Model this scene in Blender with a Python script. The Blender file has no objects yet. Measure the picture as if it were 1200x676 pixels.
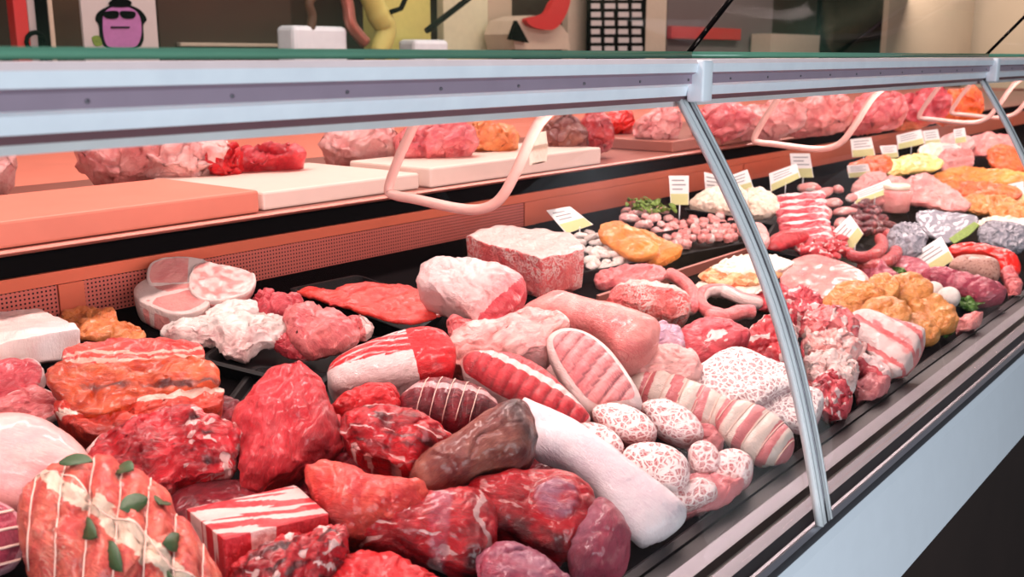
import bpy, bmesh, math, random
from mathutils import Vector, noise, Matrix
from mathutils.bvhtree import BVHTree
from mathutils.geometry import tessellate_polygon
rnd = random.Random(7)
SC = bpy.context.scene
COL = SC.collection
V = Vector
# ---------------------------------------------------------------- camera
H = 1.42; F = 1200.0; VX, VY = 1585, 66
TILT = math.atan((338-VY)/F); YAW = math.atan((VX-600)/math.hypot(F, 338-VY))
hd = V((math.cos(YAW), math.sin(YAW), 0))
FW = hd*math.cos(TILT)+V((0, 0, -math.sin(TILT)))
RT = V((math.sin(YAW), -math.cos(YAW), 0)); UP = RT.cross(FW)
EYE = V((0, 0, H))
cam = bpy.data.cameras.new('camera'); co = bpy.data.objects.new('camera', cam); COL.objects.link(co)
cam.sensor_width = 36; cam.lens = 36; cam.clip_start = .02
co.location = EYE
co.matrix_world = Matrix.Translation(EYE) @ Matrix((RT, UP, -FW)).transposed().to_4x4()
cam.dof.use_dof = True; cam.dof.focus_distance = 1.35; cam.dof.aperture_fstop = 9
SC.camera = co
def ray(u, v): return FW*F+RT*(u-600)-UP*(v-338)
def onplane(u, v, p, n):
    r = ray(u, v); return EYE+r*((p-EYE).dot(n)/r.dot(n))
def aty(u, v, y): return onplane(u, v, V((0, y, 0)), V((0, 1, 0)))
def atx(u, v, x): return onplane(u, v, V((x, 0, 0)), V((1, 0, 0)))
def atz(u, v, z): return onplane(u, v, V((0, 0, z)), V((0, 0, 1)))
DA, DB = .791, .188                      # deck: z = DA + DB*y
DECK = (DA, DB)
def P(u, v, h=0, sup=DECK):
    r = ray(u, v); t = (sup[0]+h-H)/(r.z-sup[1]*r.y); return EYE+r*t
# ---------------------------------------------------------------- helpers
def tag(o, label=None, cat=None, group=None, kind=None):
    if label: o['label'] = label
    if cat: o['category'] = cat
    if group: o['group'] = group
    if kind: o['kind'] = kind
    return o
def empty(name, loc, label=None, cat=None, group=None, kind=None):
    o = bpy.data.objects.new(name, None); COL.objects.link(o); o.location = loc; o.empty_display_size = .02
    return tag(o, label, cat, group, kind)
def link(name, bm, mat, parent=None, smooth=True, rec=True, attrs=None):
    """bm holds WORLD coordinates; the object's origin goes to the base centre (or its parent's)."""
    bmesh.ops.recalc_face_normals(bm, faces=bm.faces)
    if parent: org = parent.matrix_world.translation.copy() if parent.parent is None else parent.get('_o') and V(parent['_o'])
    else:
        xs = [v.co for v in bm.verts]
        org = V(((min(c.x for c in xs)+max(c.x for c in xs))/2, (min(c.y for c in xs)+max(c.y for c in xs))/2, min(c.z for c in xs)))
    if parent: org = V(WORG[parent.name])
    for v in bm.verts: v.co -= org
    me = bpy.data.meshes.new(name); bm.to_mesh(me); bm.free()
    for p in me.polygons: p.use_smooth = smooth
    mats = mat if isinstance(mat, (list, tuple)) else [mat]
    for m in mats: me.materials.append(m)
    o = bpy.data.objects.new(name, me); COL.objects.link(o)
    if parent: o.parent = parent; WORG[o.name] = tuple(org)
    else: o.location = org; WORG[o.name] = tuple(org)
    return o
WORG = {}
def root(name, loc, *a, **k):
    o = empty(name, loc, *a, **k); WORG[o.name] = tuple(loc); return o
def box(bm, lo, hi, bev=0, mi=0, seg=2):
    r = bmesh.ops.create_cube(bm, size=1); vs = r['verts']
    for v in vs:
        v.co = V([lo[i]+(v.co[i]+.5)*(hi[i]-lo[i]) for i in range(3)])
    fs = {f for v in vs for f in v.link_faces}
    if bev:
        es = {e for v in vs for e in v.link_edges}
        r2 = bmesh.ops.bevel(bm, geom=list(es), offset=bev, segments=seg, affect='EDGES', profile=.5)
        fs = {f for f in r2['faces']} | {f for f in fs if f.is_valid}
    for f in fs: f.material_index = mi
def mkbox(name, lo, hi, mat, parent=None, bev=0, smooth=False):
    bm = bmesh.new(); box(bm, lo, hi, bev); return link(name, bm, mat, parent, smooth)
def obox(bm, c, ax, ay, az, bev=0):
    """oriented box: centre c, half-axis vectors"""
    r = bmesh.ops.create_cube(bm, size=2); vs = r['verts']
    for v in vs: v.co = c+ax*v.co.x+ay*v.co.y+az*v.co.z
    if bev: bmesh.ops.bevel(bm, geom=list({e for v in vs for e in v.link_edges}), offset=bev, segments=2, affect='EDGES')
def tube(bm, pts, r, n=8, closed=False):
    pts = [V(p) for p in pts]; rings = []
    m = len(pts); up = None
    for i, p in enumerate(pts):
        if closed: t = pts[(i+1) % m]-pts[i-1]
        else: t = pts[min(i+1, m-1)]-pts[max(i-1, 0)]
        t.normalize()
        if up is None: up = t.orthogonal().normalized()
        up = (up-t*up.dot(t))
        if up.length < 1e-6: up = t.orthogonal()
        up.normalize(); s = t.cross(up)
        rr = r[i] if isinstance(r, (list, tuple)) else r
        rings.append([bm.verts.new(p+(up*math.cos(2*math.pi*k/n)+s*math.sin(2*math.pi*k/n))*rr) for k in range(n)])
    for i in range(m if closed else m-1):
        A, B = rings[i], rings[(i+1) % m]
        for k in range(n): bm.faces.new((A[k], A[(k+1) % n], B[(k+1) % n], B[k]))
    if not closed:
        bm.faces.new(rings[0]); bm.faces.new(rings[-1])
def catmull(pts, per=6, closed=True):
    out = []; m = len(pts)
    for i in range(m if closed else m-1):
        g = (lambda k: pts[k % m]) if closed else (lambda k: pts[max(0, min(m-1, k))])
        p0, p1, p2, p3 = g(i-1), g(i), g(i+1), g(i+2)
        for j in range(per):
            t = j/per
            out.append(.5*((2*p1)+(p2-p0)*t+(2*p0-5*p1+4*p2-p3)*t*t+(3*p1-p0-3*p2+p3)*t**3))
    if not closed: out.append(pts[-1])
    return out
def resample(pts, n):
    m = len(pts); L = [0]
    for i in range(m): L.append(L[-1]+(pts[(i+1) % m]-pts[i]).length)
    out = []; j = 0
    for k in range(n):
        d = L[-1]*k/n
        while L[j+1] < d: j += 1
        s = (d-L[j])/max(1e-9, L[j+1]-L[j]); out.append(pts[j].lerp(pts[(j+1) % m], s))
    return out
def sweep(bm, prof, x0, x1, n=1, mi=None):
    """profile in (y,z) swept along x"""
    rows = [[bm.verts.new((x0+(x1-x0)*i/n, y, z)) for y, z in prof] for i in range(n+1)]
    m = len(prof)
    for i in range(n):
        for k in range(m):
            f = bm.faces.new((rows[i][k], rows[i][(k+1) % m], rows[i+1][(k+1) % m], rows[i+1][k]))
            if mi: f.material_index = mi[k]
    bm.faces.new(rows[0]); bm.faces.new(rows[-1][::-1])
# ---------------------------------------------------------------- materials
def lin(c):
    c = [x/255 for x in c]
    return tuple([(x/12.92 if x <= .04045 else ((x+.055)/1.055)**2.4) for x in c]+[1])
class NT:
    def __init__(s, name):
        s.m = bpy.data.materials.new(name); s.m.use_nodes = True; s.t = s.m.node_tree
        s.t.nodes.clear(); s.out = s.t.nodes.new('ShaderNodeOutputMaterial')
    def n(s, typ, ins=None, **props):
        d = s.t.nodes.new('ShaderNode'+typ)
        for k, v in props.items(): setattr(d, k, v)
        for k, v in (ins or {}).items():
            sk = d.inputs[k]
            if isinstance(v, bpy.types.NodeSocket): s.t.links.new(v, sk)
            else: sk.default_value = v
        return d
    def noise(s, vec, scale, detail=3, rough=.55, dist=0):
        return s.n('TexNoise', {'Vector': vec, 'Scale': scale, 'Detail': detail, 'Roughness': rough, 'Distortion': dist}).outputs['Fac']
    def ramp(s, fac, lo, hi):
        d = s.n('MapRange', {'Value': fac, 'From Min': lo, 'From Max': hi}); d.interpolation_type = 'SMOOTHSTEP'; return d.outputs[0]
    def mix(s, f, a, b):
        d = s.n('Mix', data_type='RGBA'); 
        for k, v in ((0, f), (6, a), (7, b)):
            if isinstance(v, bpy.types.NodeSocket): s.t.links.new(v, d.inputs[k])
            else: d.inputs[k].default_value = v
        return d.outputs[2]
    def math(s, op, a, b=0.0, clamp=False):
        d = s.n('Math', operation=op, use_clamp=clamp)
        for k, v in ((0, a), (1, b)):
            if isinstance(v, bpy.types.NodeSocket): s.t.links.new(v, d.inputs[k])
            else: d.inputs[k].default_value = v
        return d.outputs[0]
    def scl(s, vec, sx, sy, sz, rot=(0, 0, 0)):
        return s.n('Mapping', {'Vector': vec, 'Scale': (sx, sy, sz), 'Rotation': rot}).outputs[0]
    def pbr(s, col, rough=.4, bump=None, bs=.3, bd=.002, **kw):
        ins = {'Base Color': col, 'Roughness': rough}; ins.update({k.replace('_', ' '): v for k, v in kw.items()})
        p = s.n('BsdfPrincipled', ins)
        if bump is not None:
            b = s.n('Bump', {'Height': bump, 'Strength': bs, 'Distance': bd}); s.t.links.new(b.outputs[0], p.inputs['Normal'])
        s.t.links.new(p.outputs[0], s.out.inputs[0]); return s.m
MATS = {}
def plain(name, rgb, rough=.5, metal=0, var=.06, sc=30, bump=.1, **kw):
    t = NT(name); oc = t.n('TexCoord').outputs['Object']; c = lin(rgb)
    f = t.noise(oc, sc, 4); d = tuple([x*(1-var*2.5) for x in c[:3]]+[1])
    m = t.pbr(t.mix(f, d, tuple([min(1, x*(1+var)) for x in c[:3]]+[1])), rough, f, bump, .001, Metallic=metal, **kw)
    MATS[name] = m; return m
def meat(name, lean, lean2, fat, ms=35, ma=.3, aniso=3.0, rough=.32, bump=.5, grain=140, soft=.05, hue=None):
    """wet meat: two lean tones, marbling (ma = share), a fat mask and a dark mask from the mesh"""
    t = NT(name); oc = t.n('TexCoord').outputs['Object']
    st = t.n('Attribute', attribute_name='st').outputs['Vector']
    mk = t.n('SeparateColor', {'Color': t.n('Attribute', attribute_name='mk').outputs['Color']})
    n1 = t.noise(oc, 22, 4, .6, .6)
    fib = t.noise(t.scl(st, 18, 18*aniso*2.2, 18), 6, 5, .65, 1.2)
    base = t.mix(t.ramp(t.math('ADD', t.math('MULTIPLY', n1, .55), t.math('MULTIPLY', fib, .45)), .42, .58), lin(lean), lin(lean2))
    big = t.noise(oc, 9, 3); base = t.mix(t.math('MULTIPLY', t.ramp(big, .48, .66), .6), base, lin([min(255, int(x*1.15+14)) for x in lean]))
    mn = t.noise(t.scl(st, 1, aniso, 1), ms, 5, .6, 1.6)
    ridge = t.math('ABSOLUTE', t.math('SUBTRACT', mn, .5))           # thin veins where the noise crosses .5
    vein = t.math('SUBTRACT', 1.0, t.ramp(ridge, 0.0, .012+.09*ma))
    patch = t.ramp(t.noise(oc, 14, 3), .62-.3*ma, .75-.2*ma)
    vein = t.math('MULTIPLY', vein, patch)
    fm = t.math('ADD', mk.outputs[0], t.math('MULTIPLY', t.math('SUBTRACT', t.noise(oc, 60, 4), .5), soft*4))
    fm = t.ramp(fm, .5-soft*2, .5+soft*2)
    fac = t.math('MAXIMUM', t.math('MULTIPLY', vein, min(1, .35+ma)), fm)
    fatc = t.mix(t.noise(oc, 40, 4, .6), lin(fat), lin([max(0, int(x*.86)-6*(i > 0)) for i, x in enumerate(fat)]))
    col = t.mix(fac, base, fatc)
    col = t.mix(t.math('MULTIPLY', mk.outputs[2], t.ramp(t.noise(t.scl(st, 1, 2, 1), 26, 4), .3, .62)), col, lin((158, 96, 116)))
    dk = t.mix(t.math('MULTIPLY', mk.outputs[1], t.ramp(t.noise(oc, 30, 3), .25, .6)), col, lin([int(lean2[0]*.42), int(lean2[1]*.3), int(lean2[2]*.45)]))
    bn = t.math('ADD', t.math('MULTIPLY', t.noise(oc, grain, 4, .6), .5), t.math('ADD', t.math('MULTIPLY', fib, .8), t.math('MULTIPLY', t.noise(oc, 45, 3), 1.0)))
    m = t.pbr(dk, t.math('ADD', rough-.08, t.math('MULTIPLY', n1, .2)), bn, min(1, bump*1.5), .006, Coat_Weight=.35, Coat_Roughness=.12)
    MATS[name] = m; return m
def caulmat(name, lean, fat, scale=70, width=.16):
    t = NT(name); oc = t.n('TexCoord').outputs['Object']
    w = t.n('VectorMath', {0: oc, 1: t.n('TexNoise', {'Vector': oc, 'Scale': 25.0}).outputs['Color']}, operation='MULTIPLY_ADD')
    w.inputs[1].default_value = (1, 1, 1); 
    wn = t.n('TexNoise', {'Vector': oc, 'Scale': 28.0, 'Detail': 3.0}).outputs['Color']
    ws = t.n('VectorMath', {0: wn, 3: .03}, operation='SCALE').outputs[0]
    vec = t.n('VectorMath', {0: oc, 1: ws}, operation='ADD').outputs[0]
    d1 = t.n('TexVoronoi', {'Vector': vec, 'Scale': float(scale)}, feature='DISTANCE_TO_EDGE').outputs[0]
    d2 = t.n('TexVoronoi', {'Vector': vec, 'Scale': scale*2.1}, feature='DISTANCE_TO_EDGE').outputs[0]
    l1 = t.math('SUBTRACT', 1.0, t.ramp(d1, width*.35, width)); l2 = t.math('MULTIPLY', t.math('SUBTRACT', 1.0, t.ramp(d2, .02, .13)), .7)
    f = t.math('MAXIMUM', t.math('MAXIMUM', l1, l2), t.ramp(t.noise(oc, 22, 3), .55, .75))
    mk = t.n('SeparateColor', {'Color': t.n('Attribute', attribute_name='mk').outputs['Color']})
    f = t.math('MULTIPLY', t.math('MAXIMUM', f, mk.outputs[0]), t.math('SUBTRACT', 1.0, mk.outputs[1]))
    col = t.mix(f, t.mix(t.noise(oc, 18), lin(lean), lin([int(lean[0]*.85), int(lean[1]*.75), int(lean[2]*.8)])), lin(fat))
    m = t.pbr(col, .42, f, .6, .0018, Coat_Weight=.15); MATS[name] = m; return m
# beef
meat('beef', (200, 24, 36), (140, 8, 20), (240, 190, 186), ma=.22)
meat('beef_marbled', (200, 30, 42), (140, 10, 24), (246, 206, 200), ma=.5, ms=28)
meat('beef_bright', (222, 22, 32), (186, 10, 20), (248, 224, 220), ma=.05)
meat('beef_orange', (222, 82, 66), (196, 40, 44), (244, 190, 170), ma=.1)
meat('beef_dark', (140, 22, 38), (88, 10, 24), (214, 170, 170), ma=.18)
meat('beef_purple', (176, 62, 84), (140, 36, 60), (222, 160, 170), ma=.3)
meat('beef_aged', (156, 92, 76), (112, 46, 44), (206, 158, 140), ma=.12, ms=24, aniso=5)
meat('beef_soft', (212, 54, 62), (176, 22, 36), (246, 214, 208), ma=.12)
# pork
meat('pork', (236, 128, 126), (212, 84, 92), (252, 222, 216), ma=.35)
meat('pork_deep', (216, 76, 86), (184, 40, 56), (250, 216, 212), ma=.45, ms=24)
meat('rib_pink', (234, 150, 148), (214, 112, 116), (250, 226, 220), ma=.1)
meat('belly', (212, 120, 122), (196, 92, 100), (248, 230, 216), ma=.1)
meat('roast_pork', (226, 112, 92), (200, 70, 66), (246, 220, 196), ma=.3)
meat('pork_pale', (242, 184, 176), (234, 156, 152), (252, 230, 224), ma=.3)
meat('pork_shiny', (238, 150, 142), (228, 118, 116), (250, 214, 204), ma=.05, rough=.22)
meat('skin', (226, 172, 166), (214, 150, 150), (252, 232, 226), ma=.05, bump=.2)
meat('fat', (250, 228, 220), (244, 208, 202), (255, 242, 236), ma=.1, bump=.4)
meat('fat_dusty', (236, 220, 222), (224, 202, 208), (242, 232, 234), ma=.2, bump=.4, rough=.6, grain=220)
meat('ham_cooked', (236, 158, 150), (226, 128, 126), (250, 226, 218), ma=.3, ms=22)
meat('mince', (226, 96, 92), (204, 60, 64), (250, 214, 206), ma=.9, ms=70, aniso=1, bump=1)
meat('liver', (214, 62, 50), (196, 42, 40), (224, 84, 66), ma=0, rough=.25, bump=.35)
# cooked, marinated
meat('marinade', (212, 86, 44), (176, 48, 28), (230, 150, 98), ma=.3, rough=.28)
meat('marinade_pale', (236, 146, 84), (214, 104, 52), (246, 196, 140), ma=.3, rough=.3)
meat('cured', (222, 70, 48), (182, 36, 28), (250, 216, 198), ma=.25)
meat('breaded', (222, 148, 74), (196, 112, 46), (240, 186, 120), ma=.2, bump=.8, aniso=1, rough=.35)
meat('orange_fillet', (236, 148, 60), (222, 120, 40), (246, 184, 108), ma=.2, rough=.3)
meat('cream', (246, 226, 204), (234, 206, 180), (252, 240, 226), ma=.1, bump=.4)
meat('cheese', (246, 214, 130), (236, 190, 96), (252, 232, 170), ma=.1, bump=.2)
meat('mushroom', (244, 232, 222), (220, 196, 184), (250, 242, 236), ma=.15)
meat('sausage', (196, 66, 66), (164, 42, 50), (232, 150, 140), ma=.4, aniso=1, rough=.25)
meat('sausage_dark', (110, 24, 34), (70, 12, 24), (170, 80, 80), ma=.1, rough=.2)
meat('carrot_orange', (240, 108, 36), (222, 78, 24), (248, 160, 80), ma=.15, rough=.3)
meat('bone_fat', (246, 214, 206), (228, 170, 166), (250, 232, 224), ma=.3)
meat('cartilage', (216, 176, 190), (190, 150, 176), (240, 220, 224), ma=.2, rough=.22)
caulmat('caul', (204, 128, 126), (238, 214, 210), 120, .2); caulmat('caul_pale', (176, 132, 132), (232, 216, 212), 125, .2)
plain('string', (230, 192, 178), .8); plain('leaf', (58, 84, 52), .45, var=.2, sc=200, bump=.5); plain('parsley', (120, 150, 50), .6, var=.3, sc=150, bump=.8)
plain('salad', (84, 128, 44), .5, var=.3, sc=90, bump=.6)
plain('tray', (10, 7, 8), .5, var=.02, bump=0, Specular_IOR_Level=.12); plain('aluminium', (190, 188, 196), .32, 1, var=.03, sc=8)
plain('alu_dark', (120, 118, 124), .35, .9); plain('alu_warm', (176, 166, 160), .3, 1); plain('gasket', (26, 24, 26), .5)
plain('seal', (222, 226, 228), .4, 0, Alpha=1.0); plain('white_panel', (234, 242, 250), .25, 0, var=.02)
plain('deck_metal', (14, 9, 10), .9, 0, bump=0, Specular_IOR_Level=.03); plain('case_metal', (214, 112, 84), .34, .35, var=.05, sc=6)
plain('black', (7, 5, 6), .8, bump=0, Specular_IOR_Level=.05); plain('board_white', (226, 196, 182), .45, var=.04); plain('board_red', (218, 122, 100), .5, var=.06, sc=14)
plain('card', (246, 242, 238), .7, var=.02); plain('card_stripe', (214, 212, 150), .7); plain('ink', (150, 150, 150), .8)
plain('tube_metal', (214, 166, 156), .35, .3); plain('brown_wall', (70, 44, 30), .8, var=.2, sc=3); plain('cream_wall', (196, 172, 148), .8, var=.05, sc=2)
plain('grey_wall', (112, 98, 96), .8, var=.1, sc=2); plain('floor_tile', (46, 34, 30), .6, var=.2, sc=4); plain('red', (196, 40, 40), .5); plain('red_pack', (232, 44, 36), .22)
plain('purple', (176, 108, 168), .6, var=.1, sc=60); plain('poster_paper', (196, 186, 184), .7, var=.03); plain('yellow', (206, 196, 110), .6); plain('cream_board', (222, 214, 180), .7)
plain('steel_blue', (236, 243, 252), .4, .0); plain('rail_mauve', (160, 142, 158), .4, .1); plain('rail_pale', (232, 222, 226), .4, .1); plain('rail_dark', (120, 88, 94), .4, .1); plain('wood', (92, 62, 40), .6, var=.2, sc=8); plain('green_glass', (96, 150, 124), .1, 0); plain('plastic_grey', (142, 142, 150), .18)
plain('pillar', (200, 180, 160), .7); plain('steel_worn', (176, 110, 96), .35, .5, var=.1, sc=5)
def glassmat(name, tint=(1, 1, 1), refl=1.0, rough=0.0):
    t = NT(name); tr = t.n('BsdfTransparent', {'Color': tint+(1,)}); g = t.n('BsdfGlossy', {'Roughness': rough, 'Color': (1, 1, 1, 1)})
    f = t.math('MULTIPLY', t.math('ADD', .04, t.math('MULTIPLY', t.math('POWER', t.n('LayerWeight', {'Blend': .5}).outputs['Facing'], 5.0), .9)), refl)
    mx = t.n('MixShader', {0: f, 1: tr.outputs[0], 2: g.outputs[0]}); t.t.links.new(mx.outputs[0], t.out.inputs[0]); MATS[name] = t.m
glassmat('glass', (.985, .98, .975), .10); glassmat('film', (.86, .86, .88), 1.6, .15)
def perfmat():
    t = NT('perforated'); st = t.n('TexCoord').outputs['Object']
    sx = t.n('SeparateXYZ', {0: st})
    a = t.math('SINE', t.math('MULTIPLY', sx.outputs[0], 2*math.pi/.0062)); b = t.math('SINE', t.math('MULTIPLY', sx.outputs[2], 2*math.pi/.0062))
    f = t.ramp(t.math('MULTIPLY', t.math('MAXIMUM', a, 0.0), t.math('MAXIMUM', b, 0.0)), .04, .2)
    col = t.mix(f, lin((196, 104, 92)), lin((38, 14, 16))); MATS['perforated'] = t.pbr(col, .4, f, -.5, .002, Metallic=.3)
perfmat()
M = MATS
# ---------------------------------------------------------------- pieces of meat
CH = {}
def chunk(name, label, cat, pts, mat, t=.03, tilt=35, lift=0., depth=None, p=2.2, sharp=False, amp=.004, fs=28, n=110, R=20,
          col=None, ridge=None, group=None, parent=None, sup=DECK, spine=.75, inset=.3, az=0, seed=None, h=None, back=None, crease=None, grow=1.0):
    """a piece lying on the heap: its outline, its resting slope (tilt towards the customer) and its thickness"""
    vk = 1 if sharp else .25+.75*math.cos(math.radians(tilt))
    seed = seed if seed is not None else len(CH)*7.31
    cu = sum(q[0] for q in pts)/len(pts); cv = sum(q[1] for q in pts)/len(pts)
    if grow != 1: pts = [(cu+(u-cu)*grow, cv+(v-cv)*grow) for u, v in pts]
    if not sharp and amp > .0022: amp *= 1.35
    depth = t*.9 if depth is None else depth
    crease = (amp*.75 if amp > .0018 and not sharp else 0) if crease is None else crease
    hh = .03 if h is None else h
    for it in range(1 if h is not None else 6):
        C = P(cu, cv, hh, sup); d = -ray(cu, cv); d.z = 0; d.normalize(); d.rotate(Matrix.Rotation(math.radians(az), 3, 'Z'))
        nn = (V((0, 0, 1))*math.cos(math.radians(tilt))+d*math.sin(math.radians(tilt))).normalized()
        o3 = [onplane(u, v, C, nn) for u, v in pts]
        low = min(q.z-(sup[0]+sup[1]*q.y) for q in o3)-depth*vk
        if h is None: hh += (lift-low)*.9
    o3 = o3 if sharp else catmull(o3)
    o3 = resample(o3, n)
    c = sum(o3, V())/n
    # principal axes in the plane
    e1 = nn.cross(V((0, 0, 1))); e1 = (RT-nn*RT.dot(nn)).normalized(); e2 = nn.cross(e1)
    q2 = [((q-c).dot(e1), (q-c).dot(e2)) for q in o3]
    sxx = sum(a*a for a, b in q2); syy = sum(b*b for a, b in q2); sxy = sum(a*b for a, b in q2)
    th = .5*math.atan2(2*sxy, sxx-syy)
    A = e1*math.cos(th)+e2*math.sin(th)
    if A.dot(e1) < 0: A = -A
    B = nn.cross(A)
    la = max(abs((q-c).dot(A)) for q in o3); lb = max(abs((q-c).dot(B)) for q in o3)
    sl = max(0, la-lb)*spine
    pts_l = [((q-c).dot(A), (q-c).dot(B)) for q in o3]
    tg = [(max(-sl, min(sl, a)), 0.) for a, b in pts_l]
    bm = bmesh.new(); L1 = bm.loops; lay = bm.verts.layers.float_color.new('mk'); ls = bm.verts.layers.float_vector.new('st')
    def f_(q, w):
        s = V((seed, seed*1.7, 3.1))
        k = (noise.noise(q*fs+s)+.5*noise.noise(q*fs*2.3+s)+.3*noise.noise(q*fs*5.1+s)+.16*noise.noise(q*fs*11+s))*amp*w
        if crease: k -= crease*w*(max(0, 1-abs(noise.noise(q*fs*.9+s*2))*9)+.5*max(0, 1-abs(noise.noise(q*fs*2+s*3))*7))
        return k
    def nv(a, b, hgt, rho, z=None, pos=None, w=1):
        q = c+A*a+B*b+nn*hgt if pos is None else pos
        if ridge and rho <= 1: q = q+nn*ridge(a/la, b/lb, rho)
        q = q+nn*f_(q, w)+A*f_(q+V((9, 2, 4)), w*.6)+B*f_(q+V((1, 7, 5)), w*.6)
        gz = sup[0]+sup[1]*q.y+.0005
        if q.z < gz: q.z = gz
        if sup is DECK: q.y = min(1.379, q.y); yl = .516 if q.z < .905 else .49; q.y = q.y if q.y > yl+.013 else yl+.013*math.exp((q.y-yl-.013)/.02)
        v = bm.verts.new(q); m = col(a/la, b/lb, rho) if col else 0
        m = m if isinstance(m, tuple) else (m, 0)
        v[lay] = (m[0], m[1], m[2] if len(m) > 2 else 0, 1); v[ls] = V((a, b, hgt)); return v
    rings = []
    for k in range(R+1):
        rho = math.sin(k/R*math.pi/2) if k else 0
        hg = t*max(0, 1-rho**p)**(1/p)
        rings.append([nv(tg[i][0]+(pts_l[i][0]-tg[i][0])*rho, tg[i][1]+(pts_l[i][1]-tg[i][1])*rho, hg, rho) for i in range(n)])
    K = 6; dn = V((0, 0, -1)) if sharp else (V((0, 0, -1))*.25-nn*.75)
    for k in range(1, K+1):
        s = k/K; ang = s*math.pi/2
        row = []
        for i in range(n):
            sh = 1-inset*(1-math.cos(ang)) if not sharp else 1-inset*.3*s
            a = tg[i][0]+(pts_l[i][0]-tg[i][0])*sh; b = tg[i][1]+(pts_l[i][1]-tg[i][1])*sh
            drop = depth*(math.sin(ang) if not sharp else s)
            q = c+A*a+B*b+dn*drop
            row.append(nv(a, b, -drop, 1+s, pos=q, w=.7))
        rings.append(row)
    for k in range(len(rings)-1):
        X, Y = rings[k], rings[k+1]
        for i in range(n):
            bm.faces.new((X[i], X[(i+1) % n], Y[(i+1) % n], Y[i]))
    bm.faces.new(rings[-1][::-1])
    bmesh.ops.remove_doubles(bm, verts=rings[0], dist=.0004)
    bmesh.ops.triangulate(bm, faces=[f for f in bm.faces if len(f.verts) > 4])
    bv = BVHTree.FromBMesh(bm)
    if sharp:
        pass
    o = link(name, bm, M[mat] if isinstance(mat, str) else mat, parent)
    if sharp:
        md = o.modifiers.new('soft', 'WEIGHTED_NORMAL')
    if parent is None: tag(o, label, cat, group)
    elif label: o['label'] = label
    CH[o.name] = dict(c=c, A=A, B=B, n=nn, la=la, lb=lb, bv=bv, t=t)
    return o
def surf(o, a, b, off=.0015):
    d = CH[o.name]; s = d['c']+d['A']*a*d['la']+d['B']*b*d['lb']+d['n']*.3
    hit = d['bv'].ray_cast(s, -d['n'])
    if hit[0] is None: return None, d['n']
    nrm = hit[1]; 
    if nrm.dot(d['n']) < 0: nrm = -nrm
    return hit[0]+nrm*off, nrm
def wrap(o, line, r=.0009, name='string', mat='string', off=.0006):
    ps = [surf(o, a, b, off)[0] for a, b in line]; ps = [q for q in ps if q is not None]
    if len(ps) < 3: return
    bm = bmesh.new(); tube(bm, ps, r, 6); return link(name, bm, M[mat], o)
def loops(o, ks, slant=0, r=.0009, bow=0, lim=1.0):
    for a in ks:
        ln = [(a+slant*b+bow*(1-b*b), b) for b in [(-1+2*i/22)*lim for i in range(23)]]
        wrap(o, ln, r)
def leaf(o, a, b, L=.022, W=.010, ang=0, mat='leaf', name='bay_leaf'):
    q, nr = surf(o, a, b, .0022)
    if q is None: return
    d = CH[o.name]; x = (d['A']*math.cos(ang)+d['B']*math.sin(ang)); x = (x-nr*x.dot(nr)).normalized(); y = nr.cross(x)
    bm = bmesh.new(); rows = []
    for i in range(9):
        s = -1+2*i/8; w = W*(1-s*s)**.7*(1-.2*s)+.0003
        rows.append([bm.verts.new(q+x*L*s+y*w*j+nr*(.0015*abs(j)-.002*s*s+.001)) for j in (-1, 0, 1)]+[])
    lo = [[bm.verts.new(v.co-nr*.0007) for v in r] for r in rows]
    for i in range(8):
        for j in range(2):
            bm.faces.new((rows[i][j], rows[i][j+1], rows[i+1][j+1], rows[i+1][j])); bm.faces.new((lo[i][j], lo[i+1][j], lo[i+1][j+1], lo[i][j+1]))
        for j in (0, 2): bm.faces.new((rows[i][j], rows[i+1][j], lo[i+1][j], lo[i][j]))
    return link(name, bm, M[mat], o)
def copyof(o, loc=None, rot=None, scale=None, label=None):
    c = o.copy(); COL.objects.link(c)
    for ch in o.children:
        k = ch.copy(); COL.objects.link(k); k.parent = c
        for g in ch.children:
            q = g.copy(); COL.objects.link(q); q.parent = k
    if loc is not None: c.location = loc
    if rot is not None: c.rotation_euler = rot
    if scale is not None: c.scale = (scale,)*3 if not hasattr(scale, '__len__') else scale
    if label: c['label'] = label
    return c
# ================================================================ the setting
def struct(name, lo, hi, mat, bev=0):
    o = mkbox(name, lo, hi, M[mat], bev=bev); o['kind'] = 'structure'; return o
struct('floor', (-2, -2.5, -.1), (13, 4.6, 0), 'floor_tile')
struct('wall_back', (-2, 4.2, 0), (13, 4.35, 3.2), 'brown_wall')
struct('wall_right', (12.6, -2.5, 0), (12.75, 4.2, 3.2), 'cream_wall')
# ================================================================ the display counter
X0, X1 = -.35, 8.2
ctr = root('display_counter', ((X0+X1)/2, .9, 0), 'long refrigerated butcher counter with chrome front rail and white lower panel', 'display counter')
def prof(name, pr, mat, x0=X0, x1=X1, parent=ctr, smooth=False, mi=None):
    bm = bmesh.new(); sweep(bm, pr, x0, x1, 1, mi); return link(name, bm, mat, parent, smooth)
dz = lambda y: DA+DB*y
# deck, base and front
prof('display_deck', [(.50, dz(.50)), (1.40, dz(1.40)), (1.40, dz(1.40)-.03), (.50, dz(.50)-.03)], M['deck_metal'])
prof('base', [(.43, .12), (1.75, .12), (1.75, 1.16), (1.60, 1.16), (1.45, 1.0), (.52, .84), (.43, .82)], M['black'])
prof('plinth', [(.50, 0), (1.70, 0), (1.70, .12), (.50, .12)], M['black'])
fp = prof('front_panel', [(.385, .735), (.375, .742), (.385, .80), (.398, .868), (.404, .876), (.43, .876), (.43, .735)], M['white_panel'])
prof('lower_front', [(.40, .13), (.43, .13), (.43, .734), (.40, .734)], M['floor_tile'])
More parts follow.
